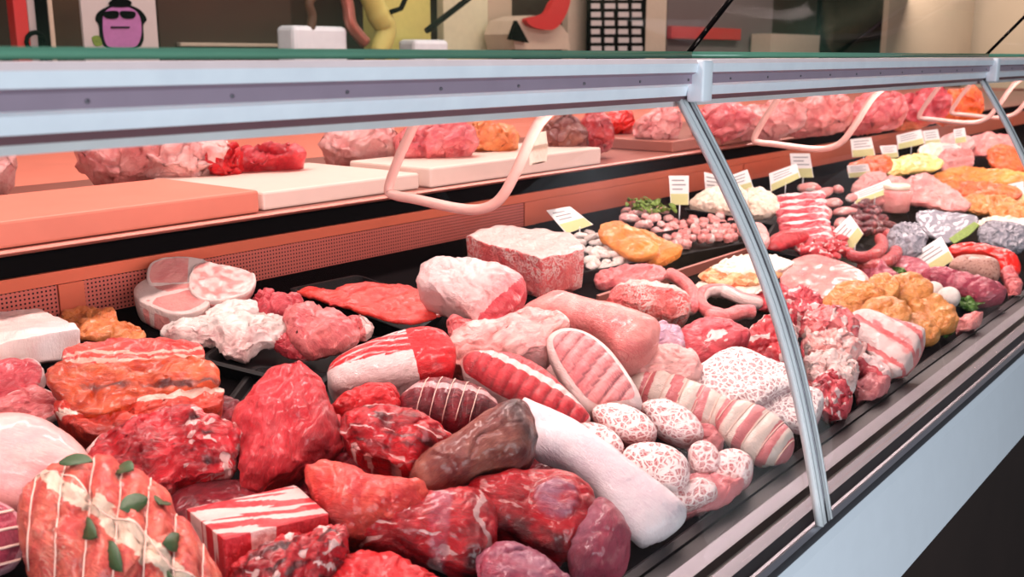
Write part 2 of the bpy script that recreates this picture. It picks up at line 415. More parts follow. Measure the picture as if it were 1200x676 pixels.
# front profile: grooves, gasket and bright bars, all running along the counter
g = prof('front_rail', [(.404, .877), (.404, .888), (.409, .892), (.414, .888), (.418, .888), (.424, .899), (.438, .902), (.444, .896),
                    (.446, .890), (.452, .890), (.455, .899), (.472, .903), (.476, .898), (.498, .896), (.498, .862), (.43, .862), (.43, .877)],
         [M['aluminium'], M['gasket'], M['alu_warm'], M['alu_dark']],
         mi=[3, 0, 0, 3, 1, 3, 2, 2, 1, 1, 3, 0, 1, 3, 1, 1, 1])
prof('drip_gasket', [(.4985, .870), (.514, .884), (.514, .8985), (.508, .902), (.4985, .899)], M['gasket'], parent=g)
# rear of the display: perforated air grille, bright band, dark slot
prof('rear_band', [(1.385, 1.1055), (1.392, 1.1055), (1.392, 1.124), (1.385, 1.124)], M['case_metal'])
prof('rear_back', [(1.394, dz(1.39)), (1.404, dz(1.39)), (1.404, 1.165), (1.394, 1.165)], M['black'])
for i in range(8):
    xa = X0+.02+i*1.07; prof('air_grille' if i < 2 else 'rear_plate', [(1.384, dz(1.38)+.002), (1.3935, dz(1.38)+.002), (1.3935, 1.105), (1.384, 1.105)], M['perforated' if i < 2 else 'case_metal'], xa, xa+1.03)
    if i: prof('joint_strip', [(1.381, dz(1.38)+.002), (1.3935, dz(1.38)+.002), (1.3935, 1.105), (1.381, 1.105)], M['case_metal'], xa-.039, xa-.001)
sw = prof('serving_ledge', [(1.325, 1.168), (1.320, 1.171), (1.320, 1.172), (1.325, 1.175), (1.98, 1.175), (1.98, 1.150), (1.41, 1.150), (1.40, 1.165), (1.335, 1.165)], M['steel_worn'])
# divider between the two rows of trays
prof('row_divider', [(1.000, dz(1.000)+.001), (1.006, dz(1.006)+.001), (1.006, dz(1.006)+.020), (1.000, dz(1.000)+.020)], M['steel_worn'], 1.50, 2.12)
# upper rail with its stepped face, lamp underneath and screws
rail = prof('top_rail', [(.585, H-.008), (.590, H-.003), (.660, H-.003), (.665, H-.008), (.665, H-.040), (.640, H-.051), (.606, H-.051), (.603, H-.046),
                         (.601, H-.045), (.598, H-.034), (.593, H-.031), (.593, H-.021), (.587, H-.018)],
            [M['rail_pale'], M['rail_mauve'], M['steel_blue'], M['rail_dark']], mi=[0, 0, 0, 0, 3, 3, 3, 3, 2, 2, 1, 1, 2])  # face colours carry the outside light and shade on one aluminium profile
for i in range(26):
    x = .12+i*.105; bm = bmesh.new(); bmesh.ops.create_cone(bm, segments=10, radius1=.0016, radius2=.0012, depth=.0016, cap_ends=True, matrix=Matrix.Translation((x, .5925, H-.0265)) @ Matrix.Rotation(math.pi/2, 4, 'X'))
    link('screw', bm, M['alu_dark'], rail)
prof('lamp_cover', [(.616, H-.0515), (.634, H-.0515), (.632, H-.058), (.618, H-.058)], M['seal'], parent=rail)
def curve_glass(y0, z0, y1, z1, bow, n=14):
    out = []
    for i in range(n+1):
        s = i/n; y = y0+(y1-y0)*s; z = z0+(z1-z0)*s; b = bow*math.sin(math.pi*s)
        dy, dzz = (y1-y0), (z1-z0); L = math.hypot(dy, dzz); out.append((y-b*dzz/L, z+b*dy/L))
    return out
GB, GT = (.424, .903), (.611, 1.3735)
XS = [X0, 1.086, 2.364, 3.634, 4.904, 6.174, 7.444]
gp = curve_glass(*GB, *GT, .028)
for i, xa in enumerate(XS[:-1]):
    bm = bmesh.new(); th = .005; x0, x1 = xa+.003, XS[i+1]-.003
    rows = [[bm.verts.new((x, y+o, z)) for (y, z) in gp] for x, o in ((x0, 0), (x1, 0), (x1, th), (x0, th))]
    for k in range(len(gp)-1):
        for r in range(4): bm.faces.new((rows[r][k], rows[(r+1) % 4][k], rows[(r+1) % 4][k+1], rows[r][k+1]))
    bm.faces.new([rows[r][0] for r in range(4)]); bm.faces.new([rows[r][-1] for r in range(4)])
    link('front_glass', bm, M['glass'], ctr)
for i, x in enumerate(XS[1:]):
    ext = curve_glass(.405, .893, *GT, .03, 18)
    def strip(name, xa, xb, o0, o1, mat, parent):
        bm = bmesh.new(); rows = [[bm.verts.new((xx, y+o, z)) for (y, z) in ext] for xx, o in ((xa, o0), (xb, o0), (xb, o1), (xa, o1))]
        for k in range(len(ext)-1):
            for r in range(4): bm.faces.new((rows[r][k], rows[(r+1) % 4][k], rows[(r+1) % 4][k+1], rows[r][k+1]))
        bm.faces.new([rows[r][0] for r in range(4)]); bm.faces.new([rows[r][-1] for r in range(4)])
        return link(name, bm, mat, parent, True)
    s = strip('glass_joint_seal', x-.0155, x+.0155, -.004, .004, M['seal'], ctr)
    strip('joint_line', x-.0012, x+.0012, -.0052, -.0038, M['alu_dark'], s)
    strip('seal_bead', x-.015, x-.011, -.005, -.0038, M['seal'], s); strip('seal_bead', x+.011, x+.015, -.005, -.0038, M['seal'], s)
    # clamp on the rail
    bm = bmesh.new(); box(bm, (x-.012, .578, H-.052), (x+.012, .600, H-.004), .003); link('rail_clamp', bm, M['steel_blue'], rail)
    # upper panes, hinged above the rail and leaning out
for i, xa in enumerate(XS[:-1]):
    x0, x1 = xa+.0015, XS[i+1]-.0015
    bm = bmesh.new(); a = V((0, .606, H+.002)); b = V((0, .49, H+.135)); t_ = V((0, .0045, .004))
    vs = [[bm.verts.new((x, q.y, q.z)) for q in (a, b, b+t_, a+t_)] for x in (x0, x1)]
    for k in range(4): bm.faces.new((vs[0][k], vs[0][(k+1) % 4], vs[1][(k+1) % 4], vs[1][k]))
    bm.faces.new(vs[0]); bm.faces.new(vs[1]); up = link('upper_glass', bm, M['glass'], ctr)
    bm = bmesh.new(); sweep(bm, [(.600, H-.002), (.612, H-.002), (.612, H+.0045), (.600, H+.0055)], x0, x1); link('glass_edge', bm, M['green_glass'], up)
    bm = bmesh.new(); obox(bm, V((x1+.0012, (a.y+b.y)/2, (a.z+b.z)/2+.001)), V((.0008, 0, 0)), (b-a)/2, V((0, .0022, .002))); link('pane_seal', bm, M['black'], up)
# hanging U brackets under the rail
for x in (.897, 1.922, 2.30, 3.25, 4.5):
    y0, y1 = .690, .905
    if abs(x-2.30) < .01: x = 2.95
    pts = [V((x, .645, H-.045)), V((x, .680, H-.070)), V((x, .712, H-.125)), V((x, .735, H-.158)), V((x, .762, H-.172)), V((x, .80, H-.175)), V((x, .87, H-.170)), V((x, .905, H-.168)),
           V((x, .915, H-.160)), V((x, .895, H-.12)), V((x, .868, H-.078)), V((x, .855, H-.05)), V((x, .82, H-.043)), V((x, .645, H-.043))]
    bm = bmesh.new(); tube(bm, catmull(pts, 5, False), .0062, 12); b_ = link('hanging_bracket', bm, M['tube_metal'], ctr)
# ================================================================ things on the serving ledge
LT = 1.1755
def slab(name, label, cat, x0, x1, y0, y1, z0, z1, mat, bev=.004, **k):
    o = mkbox(name, (x0, y0, z0), (x1, y1, z1), M[mat], bev=bev, smooth=False); tag(o, label, cat, **k); return o
slab('cutting_board', 'long orange-red board at the left end of the serving ledge', 'cutting board', -.3, 1.02, 1.335, 1.60, LT, LT+.036, 'board_red')
slab('cutting_board', 'white cutting board right beside the orange-red board', 'cutting board', 1.035, 1.40, 1.345, 1.66, LT, LT+.03, 'board_white')
slab('cutting_board', 'thick white cutting board on ledge behind the first hanging bracket', 'cutting board', 1.42, 2.0, 1.335, 1.56, LT, LT+.038, 'board_white')
slab('cutting_board', 'pale board on the ledge behind the second hanging bracket', 'cutting board', 2.35, 3.25, 1.345, 1.6, LT, LT+.03, 'steel_worn')
# rear worktop behind the ledge with meats lying on it
rw = root('rear_cabinet', (4, 2.5, 0), 'red-lit worktop cabinet behind the serving ledge', 'cabinet')
mkbox('cabinet_body', (-.8, 2.02, 0), (9, 2.9, 1.14), M['steel_worn'], rw); mkbox('worktop', (-.82, 2.0, 1.1405), (9.02, 2.92, 1.172), M['board_red'], rw, bev=.004)
RS = (1.1768, 0.)
# ================================================================ the meat
S = math.sin
def sm(x, a, b):
    x = max(0, min(1, (x-a)/(b-a))); return x*x*(3-2*x)
def rim(w=.1, dark=0): return lambda a, b, r: (sm(r, 1-w*1.4, 1-w*.6), 0)
def ell(a, b, ca, cb, ra, rb): return math.hypot((a-ca)/ra, (b-cb)/rb)
# ---- front left
c_ = chunk('bacon_joint', 'thick pale-topped slab of pork fat at the left edge, by the air grille', 'pork fat',
   [(-30, 368), (22, 367), (48, 364), (62, 371), (80, 378), (94, 389), (60, 393), (20, 399), (-5, 409), (-32, 412)], 'fat', t=.004, tilt=0, p=9, depth=.034, sharp=True, amp=.003, lift=.0, inset=.1, col=lambda a, b, r: (0, 0))
for k, (pts, l) in enumerate([
   ([(72, 366), (92, 361), (112, 361), (122, 368), (116, 380), (92, 386), (74, 380)], 'flat orange marinated cutlet at the back of the cutlet heap by the grille'),
   ([(104, 364), (124, 361), (137, 368), (134, 380), (118, 386), (104, 380)], 'small round orange cutlet with a curled rim, top of the cutlet heap'),
   ([(88, 380), (112, 374), (140, 378), (156, 386), (148, 394), (118, 398), (90, 394)], 'broad orange cutlet in the middle of the cutlet heap'),
   ([(130, 382), (152, 378), (168, 388), (172, 396), (156, 402), (134, 398)], 'orange cutlet nearest the big pink ham slices')]):
    chunk('marinated_cutlet', l, 'cutlet', pts, 'marinade_pale', t=.008, tilt=22, lift=.004*k+(.010 if k == 1 else 0), amp=.004, fs=45, group='marinated cutlets by the grille', n=48, R=9)
# ham slices
chunk('ham_slice', 'big round pink ham slice standing upright-tilted behind the other two', 'ham slice', [(172, 322), (176, 311), (188, 304), (208, 302), (230, 304), (246, 310), (250, 326), (240, 340), (214, 348), (186, 344), (174, 334)], 'ham_cooked', t=.006, tilt=38, lift=.02, p=5, depth=.02, amp=.0015,
   col=lambda a, b, r: (max(sm(r, .84, .93), sm(a, .1, .35)*.9, sm(.10-abs(b+.5), 0, .05)), 0), group='thick ham slices')
chunk('ham_slice', 'thick ham slice with pale mottled face on the right of the ham pile', 'ham slice', [(226, 316), (240, 308), (262, 312), (284, 317), (298, 322), (299, 334), (288, 345), (262, 354), (236, 352), (222, 338)], 'ham_cooked', t=.005, tilt=24, lift=.028, p=6, depth=.022, amp=.002,
   col=lambda a, b, r: (max(.50*(r < 1)+.25*noise.noise(V((a*4, b*4, 6))), sm(r, .9, .97)) if r < 1.1 else .15, 0), group='thick ham slices')
chunk('ham_slice', 'largest pink ham slice in front, showing two round muscles and a thick rind', 'ham slice', [(157, 342), (162, 334), (176, 328), (200, 325), (224, 327), (241, 336), (246, 348), (244, 360), (228, 368), (204, 370), (178, 362), (160, 352)], 'ham_cooked', t=.005, tilt=14, lift=.004, p=7, depth=.034, amp=.0015, inset=.12,
   col=lambda a, b, r: (max(sm(r, .86, .92)*(1 if r < 1.12 else .1), sm(.11-abs(ell(a, b, .42, -.1, .5, .8)-1), 0, .08)*(a > -.3), .75*(ell(a, b, -.45, .25, .42, .5) > 1)*(a < .05)), 0), group='thick ham slices')
# belly sheets hanging over the tray edge
chunk('pork_belly_sheet', 'creamy white sheet of belly fat under the right side of the ham slices', 'pork belly', [(236, 372), (250, 360), (274, 354), (298, 356), (302, 366), (284, 374), (252, 380), (238, 380)], 'fat', t=.012, tilt=22, lift=.024, amp=.004)
chunk('pork_belly_sheet', 'ragged white and pink belly sheet drooping over the black tray edge', 'pork belly', [(190, 386), (206, 376), (240, 371), (282, 366), (322, 368), (338, 376), (342, 388), (336, 398), (312, 403), (298, 410), (286, 421), (266, 414), (250, 400), (220, 402), (196, 398)], 'bone_fat', t=.016, tilt=32, lift=.006, amp=.006, fs=34,
   col=lambda a, b, r: (sm(b, -.35, .15), 0))
# black tray of pork
def tray(name, label, pts, rim_h=.022, h=.004, th=.004, tilt_sup=DECK, group=None):
    """shallow black tray: pts = four corners of the rim, in the picture, taken down to its own plane"""
    cs = [P(u, v, rim_h+h, tilt_sup) for u, v in pts]
    c = sum(cs, V())/len(cs); low = [q.lerp(c, .07)-V((0, 0, rim_h)) for q in cs]
    def ringpts(L): 
        out = []
        m = len(L)
        for i in range(m):
            p0, p1, p2 = L[i-1], L[i], L[(i+1) % m]
            a = p1+(p0-p1).normalized()*.014; b = p1+(p2-p1).normalized()*.014
            for k in range(5):
                s = k/4; out.append(a.lerp(p1, s).lerp(p1.lerp(b, s), s))
        return out
    R1 = ringpts(cs); c3 = V((c.x, c.y, c.z)); cen = lambda q, f: c3.lerp(q, f)
    R0 = [q+(q-c).normalized()*.006-V((0, 0, .0015)) for q in R1]
    R2 = ringpts(low); R3 = [q.lerp(sum(low, V())/len(low), .04)+V((0, 0, th)) for q in R2]; R4 = [q-(q-c).normalized()*.004 for q in R1]
    bm = bmesh.new(); rr = [[bm.verts.new(q) for q in L] for L in (R0, R1, R4, R3)]; ro = [bm.verts.new(q) for q in R2]; n = len(R1)
    for A, B in ((rr[0], rr[1]), (rr[1], rr[2]), (rr[2], rr[3]), (ro, rr[0])):
        for i in range(n): bm.faces.new((A[i], A[(i+1) % n], B[(i+1) % n], B[i]))
    bm.faces.new(rr[3]); bm.faces.new(ro[::-1])
    return tag(link(name, bm, M['tray'], smooth=False), label, 'tray', group)
tray('meat_tray', 'black tray under the pink pork pieces and belly sheet', [(236, 420), (300, 372), (452, 396), (366, 452)], .02)
tray('meat_tray', 'black tray holding the coral-red liver', [(340, 338), (420, 322), (524, 358), (480, 390)], .024)
tray('meat_tray', 'empty-looking dark tray behind the red beef heap', [(262, 478), (300, 428), (420, 440), (396, 500)], .012)
for k, (pts, m_, tt, l, lf) in enumerate([
   ([(296, 352), (306, 343), (318, 341), (324, 348), (316, 358), (302, 360)], 'pork_deep', .012, 'small deep-pink pork cube touching the ham slices', .028),
   ([(300, 360), (312, 348), (334, 343), (350, 345), (357, 354), (348, 364), (322, 370), (304, 370)], 'pork_deep', .014, 'folded pink pork piece at the back of the pork tray', .024),
   ([(334, 366), (356, 357), (384, 362), (404, 372), (422, 384), (420, 398), (396, 408), (362, 412), (344, 400), (336, 384)], 'pork', .024, 'largest knobbly pink pork piece in the middle of the pork tray', .016),
   ([(318, 398), (330, 392), (352, 394), (372, 402), (376, 412), (356, 418), (332, 412), (320, 406)], 'pork_deep', .012, 'flat pink pork scrap at the near rim of the pork tray', .012),
   ([(398, 378), (414, 370), (432, 374), (438, 384), (428, 394), (408, 398), (398, 390)], 'pork', .012, 'pork piece with a white knuckle end, right end of the pork tray', .018)]):
    chunk('pork_piece', l, 'pork', pts, m_, t=tt, tilt=34, lift=lf, amp=.005, fs=40, group='pork pieces in the black tray', n=64, R=12, col=(lambda a, b, r: (sm(a, .3, .55), 0)) if k == 4 else None)
chunk('liver_piece', 'broad coral-red liver spread over its black tray', 'liver', [(350, 343), (362, 337), (386, 343), (406, 335), (440, 334), (486, 338), (502, 355), (517, 367), (480, 380), (440, 371), (396, 358)], 'liver', t=.007, tilt=8, lift=.029, p=4, depth=.006, amp=.003, fs=22)
# bacon stack
def strata(n, ph=0, sk=.0): return lambda a, b, r: (1.0 if S((b+sk*a)*n+ph+.7*S(a*3)) > .25 else 0., 0)
chunk('cured_belly', 'bottom slab of the orange cured belly stack', 'bacon slab', [(66, 474), (90, 486), (126, 486), (170, 474), (220, 462), (254, 454), (261, 464), (256, 482), (214, 490), (160, 504), (116, 516), (84, 504), (68, 490)], 'cured', t=.016, tilt=34, lift=0., p=7, depth=.03, amp=.005,
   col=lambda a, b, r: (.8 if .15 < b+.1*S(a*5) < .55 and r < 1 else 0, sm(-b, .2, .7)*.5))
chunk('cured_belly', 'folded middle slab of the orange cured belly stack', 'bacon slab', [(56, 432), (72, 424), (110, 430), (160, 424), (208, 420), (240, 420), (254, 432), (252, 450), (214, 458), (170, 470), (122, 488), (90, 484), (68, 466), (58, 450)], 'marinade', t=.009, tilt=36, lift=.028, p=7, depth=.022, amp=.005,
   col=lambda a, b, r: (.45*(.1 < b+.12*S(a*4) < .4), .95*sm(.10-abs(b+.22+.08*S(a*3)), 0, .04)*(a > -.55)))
chunk('cured_belly', 'top bacon slab with red face and white fat stripes on the orange stack', 'bacon slab', [(74, 414), (96, 404), (130, 400), (180, 398), (222, 400), (238, 408), (236, 422), (196, 426), (142, 432), (92, 438), (76, 430)], 'beef_orange', t=.006, tilt=32, lift=.060, p=8, depth=.010, amp=.003,
   col=lambda a, b, r: (1. if (-.62 < b+.1*a < -.35 or -.12 < b+.12*S(a*3) < .06 or b < -.85) else 0, 0))
# pink cuts far left
chunk('pork_neck_slice', 'pink pork neck slice at the left edge above its twin', 'pork slice', [(-25, 424), (0, 424), (18, 420), (40, 422), (52, 432), (54, 446), (44, 458), (20, 468), (-6, 474), (-28, 470)], 'pork_deep', t=.014, tilt=42, lift=.02, amp=.003, col=rim(.1))
chunk('pork_neck_slice', 'lighter pork neck slice at the left edge, below its twin', 'pork slice', [(-25, 476), (0, 468), (30, 456), (52, 454), (66, 468), (69, 484), (56, 495), (30, 500), (-4, 504), (-28, 500)], 'pork', t=.014, tilt=42, lift=.004, amp=.004, col=rim(.08))
ps = chunk('pork_shoulder', 'smooth pale pork shoulder with rind at the left edge', 'pork joint', [(-40, 506), (-10, 494), (24, 492), (56, 500), (86, 518), (106, 540), (112, 562), (100, 580), (66, 592), (28, 604), (-10, 606), (-44, 590)], 'skin', t=.045, tilt=46, lift=.0, depth=.05, amp=.002, fs=12, p=2.4)
rr_ = chunk('netted_roll', 'netted meat roll cut off at the bottom left edge', 'meat roll', [(-40, 590), (-14, 586), (8, 590), (24, 606), (29, 632), (22, 658), (2, 672), (-24, 676), (-44, 664)], 'beef_purple', t=.03, tilt=66, lift=.0, depth=.03, amp=.002, col=rim(.14))
loops(rr_, [-.5, -.1, .3, .65], r=.0014)
# rolled roast with leaves
rl = chunk('rolled_roast', 'large rolled pork roast tied with string and bay leaves', 'rolled roast', [(24, 604), (40, 578), (64, 562), (96, 552), (130, 550), (158, 562), (184, 578), (206, 606), (228, 634), (250, 666), (262, 700), (252, 730), (180, 740), (90, 736), (52, 700), (30, 650)], 'roast_pork', t=.065, tilt=44, depth=.04, amp=.004, n=120, R=24, p=2.6,
   ridge=lambda a, b, r: .013*abs(S((a*1.0+b*.55)*11))**.7*(1-r*r*.5), col=lambda a, b, r: (.85 if ell(a, b, .0, -.02, .95, .12)+.6*noise.noise(V((a*5, b*5, 1))) < 1 else (.35 if abs(S((a+b*.55)*11)) < .3 else 0)+.3*noise.noise(V((a*5, b*5, 9))), .45*(abs(S((a+b*.55)*11)) < .25)))  # shade of the grooves painted into the colour so the bulges read
for k in range(7):
    a0 = -.8568+k*.2856; wrap(rl, [(a0-.55*b, b) for b in [(-.92+1.84*i/26) for i in range(27)]], .0008)
wrap(rl, [(a, .05+.06*S(a*9)) for a in [-.9+1.8*i/40 for i in range(41)]], .0007)
for a, b, an in ((-.60, .28, .3), (-.30, .62, .0), (-.02, .28, 1.2), (.18, -.30, -.3), (-.12, -.22, .2), (.42, .22, .9), (.62, -.1, .3), (.12, .52, 1.8)): leaf(rl, a, b, .015, .0075, an)
# red beef in front
chunk('beef_offcut', 'flat dark maroon cut half hidden between rolled roast and striped belly block', 'beef', [(196, 590), (216, 574), (250, 566), (286, 566), (312, 572), (300, 592), (250, 606), (210, 610)], 'beef_dark', t=.014, tilt=20, lift=0, amp=.002)
chunk('neck_chop', 'red shoulder cut with white fat rim and ragged bony end by the orange bacon', 'beef cut', [(106, 528), (124, 508), (152, 494), (190, 482), (222, 478), (252, 486), (276, 496), (284, 512), (280, 540), (264, 556), (236, 560), (212, 566), (196, 580), (170, 572), (138, 566), (112, 548)], 'beef_marbled', t=.024, tilt=44, lift=.006, amp=.006, fs=32, n=110, R=20, depth=.03,
   ridge=lambda a, b, r: .012*max(0, noise.noise(V((a*4+2, b*4, 0))))*sm(a, -.2, .3),
   col=lambda a, b, r: (max(sm(r, .93, .98)*(b > 0)*(r < 1.2), sm(noise.noise(V((a*5, b*6, 7))), .22, .3)*sm(a, 0, .3)), sm(noise.noise(V((a*4, b*5, 3))), .15, .4)*sm(a, .0, .4)))
chunk('beef_joint', 'tall rounded bright red beef joint in front of the black tray', 'beef joint', [(270, 492), (290, 466), (306, 446), (320, 434), (344, 429), (366, 436), (382, 454), (390, 478), (402, 500), (402, 522), (380, 540), (350, 556), (326, 570), (300, 582), (284, 572), (280, 540), (278, 515)], 'beef_soft', t=.040, tilt=48, lift=0, depth=.035, amp=.006, fs=20, n=100, R=20,
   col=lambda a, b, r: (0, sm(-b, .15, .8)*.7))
chunk('beef_offcut', 'dark beef wedge in the shade between tall joint and orange-edged beef', 'beef', [(322, 560), (350, 545), (380, 530), (400, 528), (420, 545), (400, 575), (350, 580)], 'beef_dark', t=.018, tilt=30, lift=.0, amp=.003)
bb = chunk('striped_belly_block', 'rectangular block of belly in even red and white stripes', 'pork belly block', [(218, 598), (346, 570), (386, 604), (262, 634)], 'beef_soft', t=.002, tilt=4, p=12, sharp=True, amp=.0006, depth=.062, inset=.05, spine=0,
   col=lambda a, b, r: ((1. if (r > 1.02 and a < -.2 and False) else sm(noise.noise(V((b*3.6+.25*S(a*3)+3.3, a*.5, r*.2)))+.5*noise.noise(V((b*9, a*1.2, 4))), -.12, .1)*.8), 0))
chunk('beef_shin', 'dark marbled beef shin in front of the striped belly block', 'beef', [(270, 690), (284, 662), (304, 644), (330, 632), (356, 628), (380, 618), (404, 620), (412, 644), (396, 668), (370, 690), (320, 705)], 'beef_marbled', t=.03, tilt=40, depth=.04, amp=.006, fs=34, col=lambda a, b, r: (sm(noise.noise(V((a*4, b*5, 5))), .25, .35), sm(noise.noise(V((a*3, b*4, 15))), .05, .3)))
chunk('beef_strip', 'bright red beef strip at the bottom edge beside the marbled shin', 'beef', [(380, 700), (396, 662), (424, 642), (460, 648), (490, 664), (530, 690), (500, 720), (420, 725)], 'beef_bright', t=.025, tilt=40, depth=.03, amp=.004)
chunk('beef_offcut', 'purplish silvery beef lying at the bottom edge under the shank slice', 'beef', [(560, 660), (580, 640), (612, 640), (646, 660), (676, 690), (640, 715), (580, 715)], 'beef_purple', t=.025, tilt=38, depth=.03, amp=.003, col=lambda a, b, r: (0, 0, .9))
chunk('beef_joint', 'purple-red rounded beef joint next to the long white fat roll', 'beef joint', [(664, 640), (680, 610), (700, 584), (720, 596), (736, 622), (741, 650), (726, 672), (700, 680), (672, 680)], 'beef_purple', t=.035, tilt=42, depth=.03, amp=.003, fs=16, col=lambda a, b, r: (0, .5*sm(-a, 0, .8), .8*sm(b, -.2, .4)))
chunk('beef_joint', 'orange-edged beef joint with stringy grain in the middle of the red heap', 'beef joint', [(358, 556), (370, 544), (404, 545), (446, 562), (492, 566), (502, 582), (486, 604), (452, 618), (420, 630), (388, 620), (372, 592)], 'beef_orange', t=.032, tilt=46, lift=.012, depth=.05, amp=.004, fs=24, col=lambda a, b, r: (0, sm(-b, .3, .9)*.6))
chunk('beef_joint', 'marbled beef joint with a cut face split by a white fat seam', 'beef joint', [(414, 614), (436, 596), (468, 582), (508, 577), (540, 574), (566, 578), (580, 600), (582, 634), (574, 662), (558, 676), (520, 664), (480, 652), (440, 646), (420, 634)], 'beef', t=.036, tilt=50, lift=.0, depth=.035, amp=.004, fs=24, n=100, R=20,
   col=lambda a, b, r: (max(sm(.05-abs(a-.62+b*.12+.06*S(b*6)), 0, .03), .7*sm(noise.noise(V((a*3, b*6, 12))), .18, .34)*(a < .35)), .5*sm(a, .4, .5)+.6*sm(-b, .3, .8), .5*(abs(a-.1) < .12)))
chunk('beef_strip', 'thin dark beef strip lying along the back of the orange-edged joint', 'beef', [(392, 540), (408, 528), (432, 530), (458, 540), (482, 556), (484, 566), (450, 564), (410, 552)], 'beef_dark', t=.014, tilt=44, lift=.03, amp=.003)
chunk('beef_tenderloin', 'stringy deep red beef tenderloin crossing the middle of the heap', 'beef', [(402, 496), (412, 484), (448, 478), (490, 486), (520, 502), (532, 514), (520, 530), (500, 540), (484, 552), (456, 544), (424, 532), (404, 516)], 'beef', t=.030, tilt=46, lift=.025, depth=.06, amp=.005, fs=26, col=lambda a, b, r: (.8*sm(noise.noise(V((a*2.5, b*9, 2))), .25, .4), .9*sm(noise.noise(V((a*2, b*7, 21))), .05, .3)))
chunk('beef_strip', 'smooth bright red beef flap behind the stringy tenderloin', 'beef', [(388, 484), (400, 466), (430, 452), (458, 450), (468, 462), (466, 480), (440, 486), (410, 492)], 'beef_bright', t=.022, tilt=46, lift=.03, depth=.06, amp=.003)
tr = chunk('tied_beef_roast', 'dark tied beef roast with a white fat arc behind the brown aged cut', 'tied roast', [(466, 474), (484, 456), (512, 446), (548, 452), (576, 466), (586, 484), (566, 500), (540, 506), (506, 496), (478, 492)], 'beef_dark', t=.030, tilt=44, lift=.028, depth=.06, amp=.002,
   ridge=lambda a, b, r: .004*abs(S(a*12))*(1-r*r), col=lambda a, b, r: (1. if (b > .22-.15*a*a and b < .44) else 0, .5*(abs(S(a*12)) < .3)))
loops(tr, [-.52, -.26, 0, .26, .52], r=.0006, slant=.1, lim=.8)
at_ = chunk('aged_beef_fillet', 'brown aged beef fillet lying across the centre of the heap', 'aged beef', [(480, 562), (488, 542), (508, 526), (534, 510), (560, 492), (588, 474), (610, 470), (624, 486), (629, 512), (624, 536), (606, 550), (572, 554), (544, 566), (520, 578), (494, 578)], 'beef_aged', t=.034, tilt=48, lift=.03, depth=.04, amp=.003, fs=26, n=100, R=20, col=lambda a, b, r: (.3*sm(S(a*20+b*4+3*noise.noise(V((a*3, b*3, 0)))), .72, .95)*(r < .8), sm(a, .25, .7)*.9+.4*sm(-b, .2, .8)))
sh = chunk('beef_shank_slice', 'round beef shank slice with a purple muscle eye', 'beef slice', [(548, 574), (572, 560), (602, 553), (640, 552), (668, 556), (690, 570), (699, 592), (696, 618), (684, 638), (660, 650), (630, 644), (600, 628), (580, 624), (560, 604)], 'beef', t=.026, tilt=44, lift=.01, p=3, depth=.035, amp=.003, n=100, R=20,
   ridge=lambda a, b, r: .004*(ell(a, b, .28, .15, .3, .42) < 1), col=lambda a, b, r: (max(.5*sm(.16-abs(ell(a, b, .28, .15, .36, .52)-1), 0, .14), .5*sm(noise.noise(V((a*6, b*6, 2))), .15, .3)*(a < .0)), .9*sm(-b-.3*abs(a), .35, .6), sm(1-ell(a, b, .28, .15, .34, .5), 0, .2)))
# roast with white side
rb = chunk('sirloin_roast', 'small roast with white fat side and bright red cut face by the liver tray', 'beef roast', [(384, 442), (392, 426), (424, 408), (462, 394), (494, 387), (518, 391), (532, 408), (534, 424), (526, 440), (496, 450), (450, 456), (404, 462), (388, 456)], 'beef_bright', t=.030, tilt=46, lift=.012, depth=.05, amp=.002, n=110, R=20, p=2.8,
   col=lambda a, b, r: ((0 if a > .28 else (1. if b < -.02-.15*a else (.40+.16*S(b*26+3*S(a*4)) if b < .8 else .8))), 0))
# the long dusty fat roll
chunk('fat_roll', 'long dusty white fat roll running down to the front rail', 'fat roll', [(611, 470), (626, 472), (670, 492), (712, 520), (748, 548), (782, 574), (806, 598), (800, 614), (776, 632), (754, 640), (738, 628), (712, 598), (688, 568), (656, 546), (626, 534), (614, 510)], 'fat_dusty', t=.024, tilt=46, lift=.0, p=2.2, depth=.02, amp=.0015, fs=20, n=110, R=18)
# rib racks
def ribs(n, amp=.004, ph=0): return lambda a, b, r: amp*abs(S(a*n/2+ph))**.6*(1-r**4)
chunk('rib_roast', 'red rib roast with grooved face and white fat band along it', 'rib roast', [(541, 424), (552, 415), (580, 414), (612, 420), (640, 436), (664, 458), (686, 482), (692, 494), (676, 504), (652, 498), (622, 484), (590, 470), (560, 452), (544, 440)], 'beef_soft', t=.022, tilt=46, lift=.035, depth=.04, amp=.001, n=120, R=22,
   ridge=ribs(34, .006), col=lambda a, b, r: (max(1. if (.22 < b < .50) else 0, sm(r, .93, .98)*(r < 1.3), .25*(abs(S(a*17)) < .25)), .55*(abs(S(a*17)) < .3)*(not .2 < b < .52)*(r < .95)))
chunk('rib_roast', 'oval pink rib roast with a cream border and even grooves', 'rib roast', [(640, 408), (646, 394), (664, 388), (690, 394), (714, 412), (734, 438), (750, 466), (750, 480), (724, 484), (694, 488), (672, 468), (654, 440)], 'rib_pink', t=.022, tilt=46, lift=.035, depth=.03, amp=.001, n=120, R=22,
   ridge=lambda a, b, r: .006*abs(S(a*13+b*1.6))**.6 if r < .8 else .004, col=lambda a, b, r: (max(sm(r, .76, .82)*(r < 1.4), .3), .7*(abs(S(a*13+b*1.6)) < .3)*(r < .78)))
